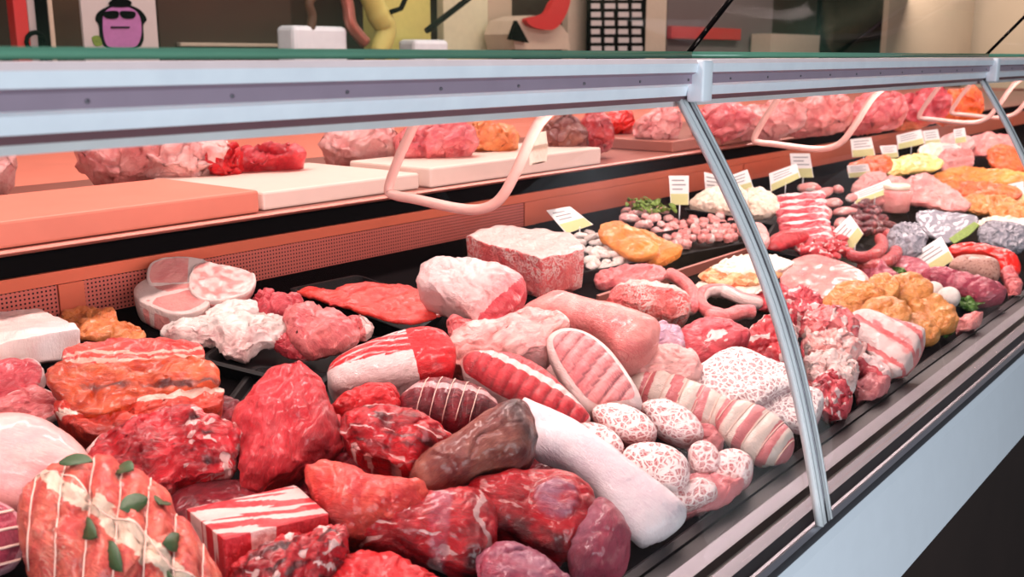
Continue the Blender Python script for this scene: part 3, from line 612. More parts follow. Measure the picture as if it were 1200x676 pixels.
# striped rolled bellies in a row
for k, (pts, l, n_) in enumerate([
   ([(736, 452), (746, 440), (776, 436), (806, 446), (840, 462), (858, 476), (856, 496), (840, 506), (812, 500), (782, 490), (752, 476)], 'cream belly roll with pink bands, between oval rib roast and caul slabs', 10),
   ([(838, 486), (852, 472), (880, 474), (908, 488), (928, 508), (934, 528), (916, 544), (892, 546), (866, 530), (844, 512)], 'cream belly roll with a pink raw end, beside the foot of the glass joint', 8)]):
    o = chunk('striped_belly_roll', l, 'belly roll', pts, 'belly', t=.022, tilt=44, lift=.010-.008*k, depth=.014, amp=.0015, n=130, R=22, p=2.4,
       ridge=lambda a, b, r, n_=n_: .003*abs(S(a*n_)), col=lambda a, b, r, n_=n_, k=k: ((.0 if (S(a*n_*1.25+.5*b) < -.35 or (k and a > .78)) else 1.), 0))
    loops(o, [m*math.pi/n_ for m in range(-2, 3)], r=.0008, lim=.85)
# caul-wrapped patties
for k, (pts, l) in enumerate([
   ([(668, 506), (680, 498), (704, 500), (724, 512), (732, 528), (722, 542), (700, 534), (678, 522)], 'caul-wrapped patty against the upper part of the white fat roll'),
   ([(694, 484), (710, 476), (736, 478), (758, 490), (770, 506), (762, 520), (736, 520), (708, 504)], 'caul-wrapped patty just below the oval rib roast'),
   ([(752, 476), (776, 470), (802, 480), (820, 496), (824, 512), (804, 520), (778, 512), (760, 496)], 'caul-wrapped patty between oval rib roast and striped rolls'),
   ([(728, 538), (738, 524), (762, 520), (788, 526), (806, 542), (808, 562), (796, 576), (770, 574), (744, 562)], 'largest caul-wrapped patty, resting on the white fat roll'),
   ([(806, 532), (816, 520), (834, 522), (844, 536), (842, 552), (828, 560), (812, 554)], 'small round caul-wrapped patty beside the largest one'),
   ([(828, 552), (840, 534), (862, 528), (880, 538), (884, 556), (872, 570), (850, 578), (834, 572)], 'caul-wrapped patty nearest the front rail'),
   ([(780, 580), (796, 572), (818, 562), (836, 568), (840, 582), (824, 592), (800, 600), (786, 596)], 'flattened caul-wrapped piece by the end of the white fat roll')]):
    chunk('caul_patty', l, 'caul-wrapped patty', pts, 'caul', t=.018, tilt=44, lift=[.03, .038, .03, .02, .014, .002, .0][k], depth=.02, amp=.0015, n=72, R=14, group='caul-wrapped patties', col=lambda a, b, r: (0, .85*sm(r, .97, 1.06)), p=3)
chunk('caul_slab', 'large lacy caul-wrapped slab left of the glass joint', 'caul-wrapped slab', [(800, 446), (818, 432), (846, 414), (870, 410), (904, 424), (936, 436), (938, 450), (912, 462), (882, 478), (850, 474), (822, 462)], 'caul_pale', t=.014, tilt=30, lift=.03, depth=.02, amp=.002, p=4, col=lambda a, b, r: (0, .85*sm(r, .97, 1.04)))
chunk('caul_slab', 'lacy caul-wrapped slab directly behind the glass joint', 'caul-wrapped slab', [(866, 474), (880, 460), (904, 450), (936, 454), (962, 462), (964, 484), (950, 502), (924, 500), (892, 488)], 'caul_pale', t=.016, tilt=34, lift=.02, depth=.02, amp=.002, p=4, col=lambda a, b, r: (0, .85*sm(r, .97, 1.04)))
# pork in the middle
chunk('pork_loin', 'long white pork loin with a raw red end, next to the liver tray', 'pork loin', [(489, 330), (494, 313), (510, 306), (534, 304), (560, 307), (584, 313), (606, 322), (617, 332), (616, 348), (600, 370), (582, 388), (566, 392), (556, 380), (544, 366), (524, 354), (508, 346), (492, 342)], 'pork_deep', t=.026, tilt=44, lift=.03, depth=.05, amp=.004, fs=26, n=120, R=22, p=3,
   col=lambda a, b, r: ((1. if a < -.1 else .60-.1*sm(a, -.1, .5)) if a-.25*b < .56 else (0 if b < .75 else 1.), 0))
chunk('pork_offcut', 'small pale pink scrap drooping from the white pork loin end', 'pork', [(524, 376), (536, 368), (552, 374), (560, 388), (556, 410), (548, 424), (536, 414), (528, 396)], 'pork', t=.014, tilt=55, lift=.03, amp=.005)
pb = chunk('pork_block', 'big square-cut block of pork with cream top and raw red sides', 'pork block', [(546, 278), (562, 272), (586, 265), (608, 269), (629, 270), (650, 273), (668, 276), (680, 284), (685, 293), (660, 300), (634, 305), (600, 296), (570, 288)], 'mince', t=.006, tilt=6, p=5, depth=.07, amp=.004, fs=30, sharp=True, inset=.15, n=110,
   col=lambda a, b, r: ((1. if r < .985 else 0), 0))
chunk('pork_flank', 'loose pale pork flank under the red-ended loin', 'pork', [(520, 400), (540, 384), (570, 380), (600, 372), (622, 362), (650, 366), (668, 380), (650, 392), (640, 410), (600, 418), (560, 420), (536, 426), (520, 420)], 'pork_pale', t=.026, tilt=42, lift=.03, depth=.06, amp=.006, fs=26)
chunk('pork_haunch', 'smooth pink pork leg tapering to the right, behind the oval rib roast', 'pork leg', [(610, 366), (632, 352), (654, 345), (684, 352), (712, 358), (742, 366), (768, 376), (774, 390), (764, 408), (744, 420), (724, 420), (706, 402), (684, 388), (650, 384), (622, 378)], 'pork_shiny', t=.034, tilt=44, lift=.035, depth=.07, amp=.002, fs=14, n=100, R=20, p=2.2)
chunk('pork_knuckle', 'bluish white pork knuckle joint beside the tapering leg', 'pork knuckle', [(752, 396), (762, 384), (782, 378), (798, 384), (804, 398), (798, 412), (778, 418), (758, 412)], 'cartilage', t=.018, tilt=46, lift=.035, amp=.004, depth=.05)
chunk('pork_flank', 'flat fleshy pork piece between oval rib roast and striped rolls', 'pork', [(728, 428), (748, 414), (776, 404), (804, 408), (822, 424), (818, 440), (796, 450), (770, 444), (748, 446), (736, 438)], 'pork_pale', t=.018, tilt=40, lift=.02, depth=.04, amp=.004, fs=34, col=lambda a, b, r: (0, 0))
chunk('pork_chop', 'pink pork chop with a white marbled centre', 'pork chop', [(796, 388), (812, 378), (836, 373), (862, 378), (878, 388), (874, 402), (852, 414), (830, 426), (810, 422), (796, 406)], 'pork_deep', t=.016, tilt=40, lift=.03, depth=.04, amp=.003, col=lambda a, b, r: (max(.7*sm(.35-ell(a, b, .1, -.1, 1, 1)+.3*noise.noise(V((a*6, b*6, 3))), 0, .1), sm(r, .93, .98)*(b > 0)), 0))
chunk('minced_pork', 'mound of coarse pink pork behind the pink leg', 'pork', [(712, 352), (722, 338), (748, 330), (780, 334), (806, 346), (808, 366), (788, 374), (760, 372), (736, 364), (716, 362)], 'mince', t=.024, tilt=40, lift=.012, depth=.04, amp=.003, fs=60, col=lambda a, b, r: (.7*sm(b, .1, .5), 0))
chunk('beef_cube', 'bright red lean piece on the right end of the coarse pork mound', 'beef', [(760, 360), (772, 348), (792, 346), (806, 354), (806, 370), (790, 376), (768, 372)], 'beef_bright', t=.016, tilt=42, lift=.03, amp=.004, fs=50)
def rope(name, label, cat, line, r, mat, h=.02, col=None, group=None, sup=DECK, taper=1, hs=None, strings=0, parent=None, nv=14, capr=.35, amp=.15):
    """a sausage-like piece following a line of picture points at height h above its support"""
    ps = [P(u, v, (hs[i] if hs else h), sup) for i, (u, v) in enumerate(line)]
    ps = catmull(ps, 6, False); m = len(ps); bm = bmesh.new(); lay = bm.verts.layers.float_color.new('mk'); ls = bm.verts.layers.float_vector.new('st')
    rads = []
    for i in range(m):
        s = i/(m-1); e = min(s, 1-s)*m/2.2; rr = r*(1 if e > 1 else math.sqrt(max(.0, 1-(1-e)**2))*(1-capr)+capr)*(1+(taper-1)*s)
        rads.append(rr*(1+amp*noise.noise(ps[i]*40)))
    tube(bm, ps, rads, nv)
    for i, v in enumerate(bm.verts):
        k = (i//nv)/(m-1); v[lay] = ((col(k, (i % nv)/nv) if col else 0), 0, 0, 1); v[ls] = V((k*.1, (i % nv)/nv*.05, 0))
    o = link(name, bm, M[mat], parent)
    return tag(o, label, cat, group) if parent is None else o
for k, (ln, rr, l) in enumerate([
   ([(782, 320), (794, 326), (806, 336), (812, 350), (808, 364)], .013, 'thin curling pork tail pointing up at the divider strip'),
   ([(850, 372), (832, 366), (820, 354), (826, 342), (846, 340), (870, 350), (894, 356)], .013, 'hooked white and pink pork tail reaching the glass joint'),
   ([(826, 370), (846, 372), (868, 366), (884, 366)], .014, 'short pork tail lying in front of the hooked one')]):
    rope('pork_tail', l, 'pork tail', ln, rr, 'pork', h=.030, col=lambda k, s: .9 if s < .35 else 0, group='pork tails')
chunk('pork_chop', 'red and white chop with bone edge, left of the glass joint', 'pork chop', [(864, 410), (872, 392), (890, 376), (908, 370), (924, 374), (934, 392), (936, 416), (926, 436), (904, 430), (882, 420)], 'beef_soft', t=.018, tilt=42, lift=.02, depth=.04, amp=.005, fs=34, col=lambda a, b, r: (max(sm(r, .86, .93), .8*(noise.noise(V((a*4, b*4, 8))) > .22)), 0))
# bones and loin right of the joint
for k, (pts, m_, l, lf) in enumerate([
   ([(926, 352), (940, 342), (956, 350), (966, 366), (960, 380), (942, 382), (930, 370)], 'pork_deep', 'knobbly pink bone piece peeping past the glass joint', .03),
   ([(948, 378), (962, 366), (984, 366), (1000, 376), (996, 392), (974, 402), (954, 396)], 'pork', 'pink meaty bone at the back of the bone pile', .03),
   ([(950, 400), (968, 392), (990, 394), (1002, 406), (994, 418), (970, 422), (954, 414)], 'pork_pale', 'pale meaty bone in the middle of the bone pile', .025),
   ([(952, 424), (970, 416), (992, 420), (1002, 432), (996, 446), (972, 448), (954, 440)], 'bone_fat', 'white bone end lying at the side of the rib ends', .012),
   ([(958, 452), (974, 444), (990, 452), (994, 470), (984, 484), (968, 480), (960, 466)], 'pork_deep', 'raw red bone end closest to the front rail', .0)]):
    chunk('meaty_bone', l, 'meaty bone', pts, m_, t=.018, tilt=42, lift=lf, depth=.03, amp=.007, fs=40, grow=1.25, group='meaty bones by the glass joint', n=90, R=16, col=lambda a, b, r: (.8*(noise.noise(V((a*3, b*3, 4))) > .2), 0))
chunk('pork_belly_rack', 'pale rib rack in three strips with raw ends towards the rail', 'rib rack', [(988, 386), (1000, 372), (1028, 371), (1058, 382), (1092, 395), (1096, 408), (1088, 420), (1068, 434), (1050, 444), (1034, 434), (1012, 414)], 'pork', t=.018, tilt=34, lift=.002, depth=.02, amp=.002, n=100, R=20, p=4,
   ridge=lambda a, b, r: .008*abs(S(b*4.5))**.7, col=lambda a, b, r: (0 if (a > .80 or r > 1.25) else (.1 if abs(S(b*4.5)) < .3 else .62+.5*noise.noise(V((a*3, b*4, 1)))), .5*(a > .85)))
chunk('pork_belly_rack', 'smaller rib strip with red raw end at the corner of the bone pile', 'rib rack', [(1002, 424), (1014, 416), (1030, 424), (1046, 438), (1044, 450), (1028, 452), (1010, 440)], 'pork_deep', t=.016, tilt=40, lift=.002, depth=.03, amp=.004, col=lambda a, b, r: (.9*(b > 0), 0))
for k, (ln, l) in enumerate([([(998, 440), (1006, 420), (1014, 402), (1020, 388)], 'long white bone leaning on the rib rack'), ([(986, 404), (998, 392), (1012, 376)], 'short white bone across the top of the rib rack')]):
    rope('bone', l, 'bone', ln, .006, 'bone_fat', h=.04, hs=[.03, .045, .05, .055][:len(ln)], group='bare white bones', nv=10)
chunk('chicken_breast', 'flat smooth pink slab beneath the black sausage tray', 'chicken', [(922, 328), (932, 312), (956, 305), (986, 314), (1008, 326), (1006, 340), (980, 350), (950, 354), (930, 346)], 'pork_shiny', t=.008, tilt=10, lift=.004, amp=.0018, p=5, grow=1.2)
for k, (pts, l) in enumerate([
   ([(966, 356), (974, 346), (992, 344), (1006, 352), (1004, 364), (986, 372), (970, 368)], 'golden breaded cutlet at the left end of its pile'),
   ([(978, 344), (992, 334), (1014, 332), (1030, 338), (1028, 350), (1006, 354), (986, 354)], 'golden breaded cutlet at the back left of its pile'),
   ([(1018, 340), (1024, 328), (1038, 326), (1050, 336), (1044, 350), (1028, 354)], 'golden cutlet standing upright in the pile centre'),
   ([(1042, 334), (1052, 326), (1070, 324), (1084, 330), (1088, 342), (1076, 350), (1056, 350), (1044, 346)], 'large round golden cutlet, top of the pile'),
   ([(1012, 366), (1022, 354), (1046, 352), (1062, 362), (1060, 376), (1040, 382), (1020, 378)], 'golden cutlet in the front middle of the pile'),
   ([(1068, 352), (1084, 346), (1102, 352), (1116, 366), (1118, 378), (1102, 384), (1082, 376), (1070, 364)], 'golden cutlet at the right end of the pile'),
   ([(1056, 382), (1066, 372), (1084, 376), (1098, 388), (1092, 398), (1074, 396), (1060, 390)], 'smallest golden cutlet at the near foot of the pile')]):
    chunk('breaded_cutlet', l, 'breaded cutlet', pts, 'breaded', grow=1.2, t=.014, tilt=34, lift=[.0, .02, .03, .036, .012, .012, .0][k], depth=.02, amp=.004, fs=34, p=3, group='golden breaded cutlets', n=64, R=12)
for k, (u, v, r) in enumerate([(1094, 340, .017), (1112, 348, .020), (1130, 340, .016), (1102, 334, .013)]):
    chunk('mozzarella_ball', ['creamy white ball nearest the golden cutlets', 'largest creamy white ball in the front', 'creamy white ball at the right of its cluster', 'small creamy white ball at the back of the cluster'][k], 'white ball',
      [(u+r*700*math.cos(t_*.785), v-r*560*S(t_*.785)) for t_ in range(8)], 'mushroom', t=r*.8, tilt=48, lift=.004, amp=.001, group='creamy white balls', n=40, R=10)
def garnish(label, u, v, n, R, mat='salad', sup=DECK, h=.01, size=.014):
    o0 = P(u, v, h, sup); bm = bmesh.new(); rg = random.Random(int(u*7+v))
    for i in range(n):
        a = rg.random()*6.28; d = R*rg.random()**.5; c = o0+V((math.cos(a)*d, math.sin(a)*d*.7, sup[1]*S(a)*d*.7+rg.random()*.01))
        x = V((rg.uniform(-1, 1), rg.uniform(-1, 1), rg.uniform(-.2, .8))).normalized()*size; y = x.cross(V((rg.uniform(-1, 1), rg.uniform(-1, 1), 1))).normalized()*size*.6
        z = x.cross(y).normalized()*.0008; pts = []
        for k in range(10):
            t_ = k/10*6.283; q = c+x*math.cos(t_)+y*S(t_)*(1+.25*S(3*t_))+z*3*math.cos(2*t_); pts.append(q)
        A = [bm.verts.new(q) for q in pts]; B = [bm.verts.new(q+z) for q in pts]
        bm.faces.new(A); bm.faces.new(B[::-1])
        for k in range(10): bm.faces.new((A[k], B[k], B[(k+1) % 10], A[(k+1) % 10]))
    o = link('leaf_garnish', bm, M[mat]); o['kind'] = 'stuff'; return tag(o, label, 'garnish')
garnish('green leaf garnish behind the golden cutlets', 1046, 322, 16, .03); garnish('dark green leaf under the white balls', 1134, 358, 16, .035)
garnish('green leaf scrap by the bone pile', 955, 358, 8, .015)
garnish('green herbs on the right end of the golden cutlets', 1110, 392, 8, .014, size=.008)
# lasagne-like pale slices
for k, (pts, l) in enumerate([
   ([(812, 334), (830, 326), (860, 320), (892, 322), (910, 330), (890, 342), (850, 346), (824, 342)], 'bottom sheet of the pale stacked slices left of the glass joint'),
   ([(820, 322), (840, 312), (870, 306), (900, 310), (918, 318), (900, 330), (862, 334), (834, 332)], 'middle sheet of the pale stacked slices, rusty in its centre'),
   ([(834, 312), (856, 302), (884, 297), (912, 300), (930, 308), (912, 318), (880, 322), (850, 320)], 'top sheet of the pale stacked slices')]):
    chunk('chicken_slice', l, 'pale slice', pts, ['cream', 'marinade_pale', 'cream'][k], t=.008, tilt=14, lift=.008+.016*k, depth=.01, amp=.004, fs=40, group='pale stacked slices', col=lambda a, b, r: (.7*(noise.noise(V((a*3, b*3, 9))) > -.05), 0))

# pieces filling the heap underneath
for pts, m_, l in [
 ([(586, 520), (620, 510), (650, 524), (680, 560), (640, 566), (600, 560)], 'beef_dark', 'dark beef piece wedged between aged fillet and white fat roll'),
 ([(440, 560), (480, 548), (540, 560), (580, 556), (560, 584), (500, 590)], 'beef', 'beef piece showing under the brown aged fillet'),
 ([(570, 590), (600, 610), (640, 640), (660, 660), (600, 660), (566, 630)], 'beef_dark', 'dark beef piece under the shank slice'),
 ([(380, 500), (402, 520), (420, 545), (400, 556), (376, 540)], 'beef', 'small red piece right of the tall rounded joint'),
 ([(560, 400), (600, 398), (650, 408), (660, 440), (620, 440), (570, 424)], 'pork_pale', 'pale pork sheet behind both rib roasts'),
 ([(660, 480), (700, 470), (740, 480), (760, 500), (720, 510), (680, 504)], 'rib_pink', 'pink pork piece beneath the oval rib roast'),
 ([(700, 430), (730, 420), (750, 440), (748, 470), (720, 470)], 'pork', 'pork scrap right of the oval rib roast'),
 ([(800, 500), (830, 500), (850, 520), (830, 536), (806, 528)], 'belly', 'pink belly scrap between patties and striped roll'),
 ([(760, 580), (800, 560), (850, 556), (880, 566), (850, 590), (800, 604)], 'belly', 'thin belly trimming along the rail under the patties'),
 ([(930, 440), (950, 430), (972, 440), (968, 462), (944, 466)], 'pork', 'pork scrap between caul slab and bone pile'),
 ([(900, 352), (920, 344), (940, 352), (944, 372), (920, 378)], 'pork', 'pork scrap left of the knobbly bone by the glass joint'),
 ([(1000, 452), (1020, 440), (1050, 446), (1040, 462), (1012, 474)], 'belly', 'pink trimming between bone pile and rail'),
 ([(940, 396), (956, 388), (966, 404), (960, 424), (942, 420)], 'pork_deep', 'raw pink trimming right behind the glass joint'),
 ([(1120, 378), (1140, 366), (1160, 368), (1150, 384), (1128, 392)], 'pork_shiny', 'flat pinkish trimming at the rail end of the golden cutlets'),
 ([(1030, 306), (1050, 322), (1076, 330), (1060, 340), (1030, 334), (1010, 318)], 'beef_purple', 'thin purplish piece behind the golden cutlets'),
 ([(700, 320), (740, 312), (780, 316), (770, 330), (730, 336), (700, 334)], 'pork', 'pink trimming behind the coarse pork mound'),
 ([(880, 340), (910, 330), (926, 344), (912, 362), (888, 360)], 'pork_deep', 'deep pink trimming in the middle behind the glass joint'),
 ([(480, 450), (510, 440), (545, 430), (550, 450), (520, 456), (490, 462)], 'beef_dark', 'dark strip between sirloin roast and tied roast'),
 ([(180, 470), (230, 462), (280, 470), (300, 500), (250, 500), (200, 494)], 'beef_dark', 'dark cut behind the ragged red shoulder cut')]:
    chunk('meat_trimming', l, 'meat trimming', pts, m_, t=.012, tilt=26, lift=0, depth=.012, amp=.004, fs=40, n=64, R=12, group='trimmings under the heap')
# ================================================================ back row of trays
tray('meat_tray', 'long black tray of white pieces, orange fillets and diced pork', [(664, 322), (700, 284), (880, 254), (872, 284)], .026)
tray('meat_tray', 'black tray under the grated cream mound', [(802, 244), (850, 226), (930, 240), (906, 262)], .02)
tray('meat_tray', 'black tray of bacon rashers, sausages and red cubes', [(890, 290), (912, 256), (1062, 286), (1024, 318)], .02)
# small pieces, copied
def proto_blob(mat, r=.012, sq=(1, 1, .8), seed=1, amp=.25):
    bm = bmesh.new(); bmesh.ops.create_icosphere(bm, subdivisions=3, radius=1); lay = bm.verts.layers.float_color.new('mk'); ls = bm.verts.layers.float_vector.new('st')
    for v in bm.verts:
        c = v.co.copy(); d = 1+amp*noise.noise(c*1.3+V((seed, 0, 0)))+.5*amp*noise.noise(c*3+V((0, seed, 0)))
        v.co = V([c[i]*sq[i]*r*d for i in range(3)]); v[lay] = (1. if noise.noise(c*1.5+V((0, 0, seed))) > .25 else 0, 0, 0, 1); v[ls] = v.co
    for f in bm.faces: f.smooth = True
    me = bpy.data.meshes.new('piece'); bm.to_mesh(me); bm.free(); me.materials.append(M[mat]); return me
def proto_cube(mat, r=.012, seed=1):
    bm = bmesh.new(); bmesh.ops.create_cube(bm, size=2*r); bmesh.ops.bevel(bm, geom=bm.edges[:], offset=r*.3, segments=2, affect='EDGES'); bmesh.ops.subdivide_edges(bm, edges=bm.edges[:], cuts=1)
    lay = bm.verts.layers.float_color.new('mk'); ls = bm.verts.layers.float_vector.new('st')
    for v in bm.verts:
        c = v.co.copy(); v.co = c*(1+.2*noise.noise(c*60+V((seed, 0, 0))))+V((0, 0, .2*c.x*noise.noise(V((seed, 0, 0))))); v[lay] = (1. if noise.noise(c*40+V((0, 0, seed))) > .3 else 0, 0, 0, 1); v[ls] = v.co
    for f in bm.faces: f.smooth = True
    me = bpy.data.meshes.new('piece'); bm.to_mesh(me); bm.free(); me.materials.append(M[mat]); return me
def spread(name, label, cat, group, meshes, pts, sup=DECK, hs=.02, rg=None, flat=False, names=None):
    rg = rg or random.Random(len(group)*3+len(pts))
    for i, q in enumerate(pts):
        u, v = q[:2]; h = q[2] if len(q) > 2 else hs
        o = bpy.data.objects.new(name, meshes[i % len(meshes)]); COL.objects.link(o)
        o.location = P(u, v, h, sup); o.rotation_euler = (rg.uniform(-.4, .4), rg.uniform(-.4, .4), rg.uniform(0, 6.28)) if not flat else (0, 0, rg.uniform(0, 6.28))
        s = rg.uniform(.85, 1.15); o.scale = (s, s, s); tag(o, names[i] if names else label, cat, group)
def fill(poly, step, h0, h1, rg, jit=.3):
    """a heap: picture points inside a polygon, higher towards its middle"""
    xs = [p[0] for p in poly]; ys = [p[1] for p in poly]; cx, cy = sum(xs)/len(xs), sum(ys)/len(ys); out = []
    def inside(x, y):
        c = False
        for i in range(len(poly)):
            (x0, y0), (x1, y1) = poly[i-1], poly[i]
            if (y0 > y) != (y1 > y) and x < (x1-x0)*(y-y0)/(y1-y0)+x0: c = not c
        return c
    y = min(ys); r = 0
    while y <= max(ys):
        x = min(xs)+(r % 2)*step/2
        while x <= max(xs):
            px, py = x+rg.uniform(-jit, jit)*step, y+rg.uniform(-jit, jit)*step*.6
            if inside(px, py):
                d = min(1, math.hypot((px-cx)/(max(xs)-min(xs))*2, (py-cy)/(max(ys)-min(ys))*2)); out.append((px, py, h0+(h1-h0)*(1-d)))
            x += step
        y += step*.62; r += 1
    return out
rg = random.Random(3)
spread('mushroom_piece', 'white bumpy piece in the heap behind the big pork block', 'white piece', 'white pieces behind the big pork block', [proto_blob('mushroom', .014, (1.2, .8, .6), s) for s in range(4)],
       fill([(662, 282), (690, 272), (716, 274), (734, 288), (750, 300), (742, 308), (712, 316), (688, 314), (684, 296)], 11, .020, .038, rg))
for k, (pts, l) in enumerate([
   ([(702, 276), (706, 263), (724, 258), (742, 266), (760, 278), (772, 290), (764, 300), (744, 304), (726, 294), (712, 284)], 'bright orange marinated fillet beside the white pieces'),
   ([(740, 270), (756, 270), (776, 280), (796, 290), (788, 298), (768, 296), (750, 284)], 'orange marinated fillet on the diced pork side'),
   ([(756, 302), (770, 292), (790, 286), (800, 292), (786, 302), (768, 308)], 'small orange fillet at the tray rim')]):
    chunk('orange_fillet', l, 'orange fillet', pts, 'orange_fillet', t=.008, tilt=28, lift=.022+.006*(k == 0), depth=.016, amp=.003, group='orange marinated fillets', n=64, R=12)
spread('diced_pork', 'pale pink strip in the heap under the green herbs', 'pork strip', 'pale pork strips under the herbs', [proto_blob('pork_pale', .018, (1.3, .6, .5), s+5) for s in range(4)],
       fill([(716, 262), (724, 246), (742, 240), (778, 244), (792, 254), (790, 268), (772, 276), (750, 268), (732, 262)], 13, .022, .05, rg))
spread('diced_meat', 'rosy diced pork in the right half of the long tray', 'diced pork', 'rosy diced pork in the long tray', [proto_cube('ham_cooked', .0095, s) for s in range(4)],
       fill([(772, 278), (782, 262), (812, 254), (846, 254), (872, 262), (876, 276), (850, 282), (812, 286), (790, 290)], 10, .018, .034, rg))
hb = garnish('yellow-green herb sprinkle over the pale pork strips', 762, 242, 60, .075, 'parsley', h=.05, size=.009)
def grated(label, pts, mat):
    return chunk('grated_mound', label, 'cream mound', pts, mat, t=.022, tilt=34, lift=.008, amp=.004, fs=70, depth=.02)
grated('cream grated mound left of the upright joint seal', [(808, 238), (822, 226), (846, 220), (872, 222), (876, 236), (864, 248), (836, 246), (814, 244)], 'cream')
grated('cream grated mound right of the upright joint seal', [(868, 236), (876, 224), (892, 222), (908, 232), (914, 244), (904, 252), (884, 254), (872, 250)], 'cream')
chunk('pork_pale_piece', 'pale lumpy piece low beside the upright joint seal', 'pork', [(872, 268), (884, 262), (898, 268), (902, 284), (894, 294), (880, 288)], 'pork_pale', t=.016, tilt=40, lift=.01, amp=.003)
# rashers and sausages
for k in range(7):
    x0, y0 = 906+k*1.5, 232+k*8.2
    l = ['rear bacon rasher of the row', 'second bacon rasher from the rear', 'third bacon rasher from the rear', 'middle bacon rasher of the row', 'fifth bacon rasher from the rear', 'sixth bacon rasher, with a wide white edge', 'front bacon rasher of the row'][k]+', beside the cream mound'
    chunk('bacon_rasher', l, 'bacon rasher', [(x0, y0), (x0+14, y0-5), (x0+34, y0-6), (x0+56, y0-8), (x0+62, y0-2), (x0+52, y0+6), (x0+26, y0+8), (x0+6, y0+8)], 'pork_deep', t=.008, tilt=40, lift=.034-.003*k, depth=.01, amp=.003, col=lambda a, b, r: (1. if b > .35+.2*S(a*5) else 0, 0), group='bacon rashers beside the cream mound', n=56, R=10)
spread('pink_sausage', 'short pink sausage behind the rasher row', 'sausage', 'short pink sausages behind the rashers', [proto_blob('ham_cooked', .030, (1, .5, .45), s+9, .12) for s in range(3)],
       [(948, 220, .05), (966, 226, .05), (982, 222, .05), (975, 238, .045), (990, 248, .045), (968, 252, .04), (998, 232, .045), (985, 262, .035)])
spread('dark_sausage', 'dark maroon sausage bit in the heap behind the coiled sausage', 'dark sausage', 'dark maroon sausage bits', [proto_blob('sausage_dark', .020, (1.2, .7, .6), s+20, .15) for s in range(3)],
       fill([(984, 262), (996, 244), (1012, 236), (1032, 246), (1044, 258), (1034, 272), (1006, 276), (990, 280)], 11, .03, .05, rg))
spread('red_cube', 'glossy pinkish red meat cube in front of the bacon rashers', 'meat cube', 'glossy red meat cubes', [proto_blob('beef_soft', .0155, (1, .8, .75), s+30, .2) for s in range(4)],
       fill([(928, 284), (944, 274), (956, 264), (972, 266), (992, 282), (996, 298), (974, 304), (946, 298)], 10, .030, .052, rg))
chunk('beef_strip', 'long dark red strip left of the glossy cubes', 'beef', [(896, 288), (906, 276), (926, 270), (944, 270), (948, 278), (930, 286), (908, 294)], 'beef', t=.012, tilt=30, lift=.014, amp=.002)
rope('coiled_sausage', 'thick coiled pink sausage at the end of the black tray', 'sausage', [(1006, 308), (1022, 312), (1040, 306), (1050, 294), (1048, 280), (1036, 274)], .0155, 'sausage', h=.034, nv=16)
rope('coiled_sausage', 'inner ring of sausage resting on the thick coiled one', 'sausage', [(994, 298), (1008, 302), (1024, 298), (1034, 288), (1030, 278)], .0135, 'sausage', h=.052, nv=16)
rope('coiled_sausage', 'purplish sausage end behind the thick coil', 'sausage', [(1036, 262), (1048, 268), (1056, 282), (1054, 296)], .013, 'sausage_dark', h=.036, nv=16)
# jar, bags and packs on the right
jr = root('glass_jar', P(1048, 250, 0), 'squat jar of pink sausages with a cream lid', 'jar')
jc = P(1048, 250, .003)
def lathe(bm, c, pf, n=24):
    rows = [[bm.verts.new(c+V((r*math.cos(6.2832*k/n), r*S(6.2832*k/n), z))) for k in range(n)] for r, z in pf]
    for i in range(len(rows)-1):
        for k in range(n): bm.faces.new((rows[i][k], rows[i][(k+1) % n], rows[i+1][(k+1) % n], rows[i+1][k]))
    bm.faces.new(rows[0]); bm.faces.new(rows[-1])
bm = bmesh.new(); lathe(bm, jc, [(.034, .004), (.040, .010), (.040, .060), (.036, .07)]); link('contents', bm, M['ham_cooked'], jr)
bm = bmesh.new(); lathe(bm, jc, [(.037, .0705), (.038, .074), (.038, .082), (.034, .085)]); link('lid', bm, M['cream'], jr)
chunk('wrapped_pack', 'wrinkled transparent bag of dark meat by the loose price card', 'bag', [(1036, 290), (1042, 270), (1058, 262), (1076, 264), (1086, 280), (1080, 296), (1060, 304), (1042, 300)], 'plastic_grey', t=.022, tilt=40, lift=.004, amp=.006, fs=50)
chunk('wrapped_pack', 'flat grey plastic-wrapped tray with a green corner', 'bag', [(1074, 250), (1100, 248), (1130, 252), (1146, 258), (1134, 272), (1114, 284), (1094, 280), (1078, 266)], 'plastic_grey', t=.008, tilt=18, lift=.01, p=5, amp=.003)
chunk('label_sheet', 'green edged label lying on the grey plastic-wrapped tray', 'label', [(1112, 280), (1126, 270), (1142, 260), (1148, 264), (1136, 276), (1118, 286)], 'parsley', t=.002, tilt=20, lift=.024, depth=.002, amp=0, p=6, sharp=True)
chunk('plastic_bag', 'clear bag of dark berries at the right edge under the white rim', 'bag', [(1146, 270), (1160, 260), (1184, 262), (1206, 268), (1208, 286), (1190, 294), (1164, 292), (1150, 284)], 'plastic_grey', t=.02, tilt=36, lift=.01, amp=.006, fs=60)
chunk('vacuum_pack', 'glossy bright red vacuum pack behind the silver roll', 'red pack', [(1110, 292), (1128, 286), (1160, 288), (1186, 296), (1196, 312), (1190, 326), (1176, 320), (1164, 304), (1140, 300), (1116, 300)], 'red_pack', t=.016, tilt=36, lift=.022, amp=.003)
chunk('salami_roll', 'speckled silvery wrapped roll lying on dark beef', 'wrapped roll', [(1112, 312), (1122, 302), (1144, 300), (1166, 304), (1172, 314), (1168, 328), (1144, 324), (1120, 318)], 'beef_aged', t=.02, tilt=42, lift=.02, amp=.001, col=lambda a, b, r: (.62+.5*noise.noise(V((a*14, b*8, 2))), 0))
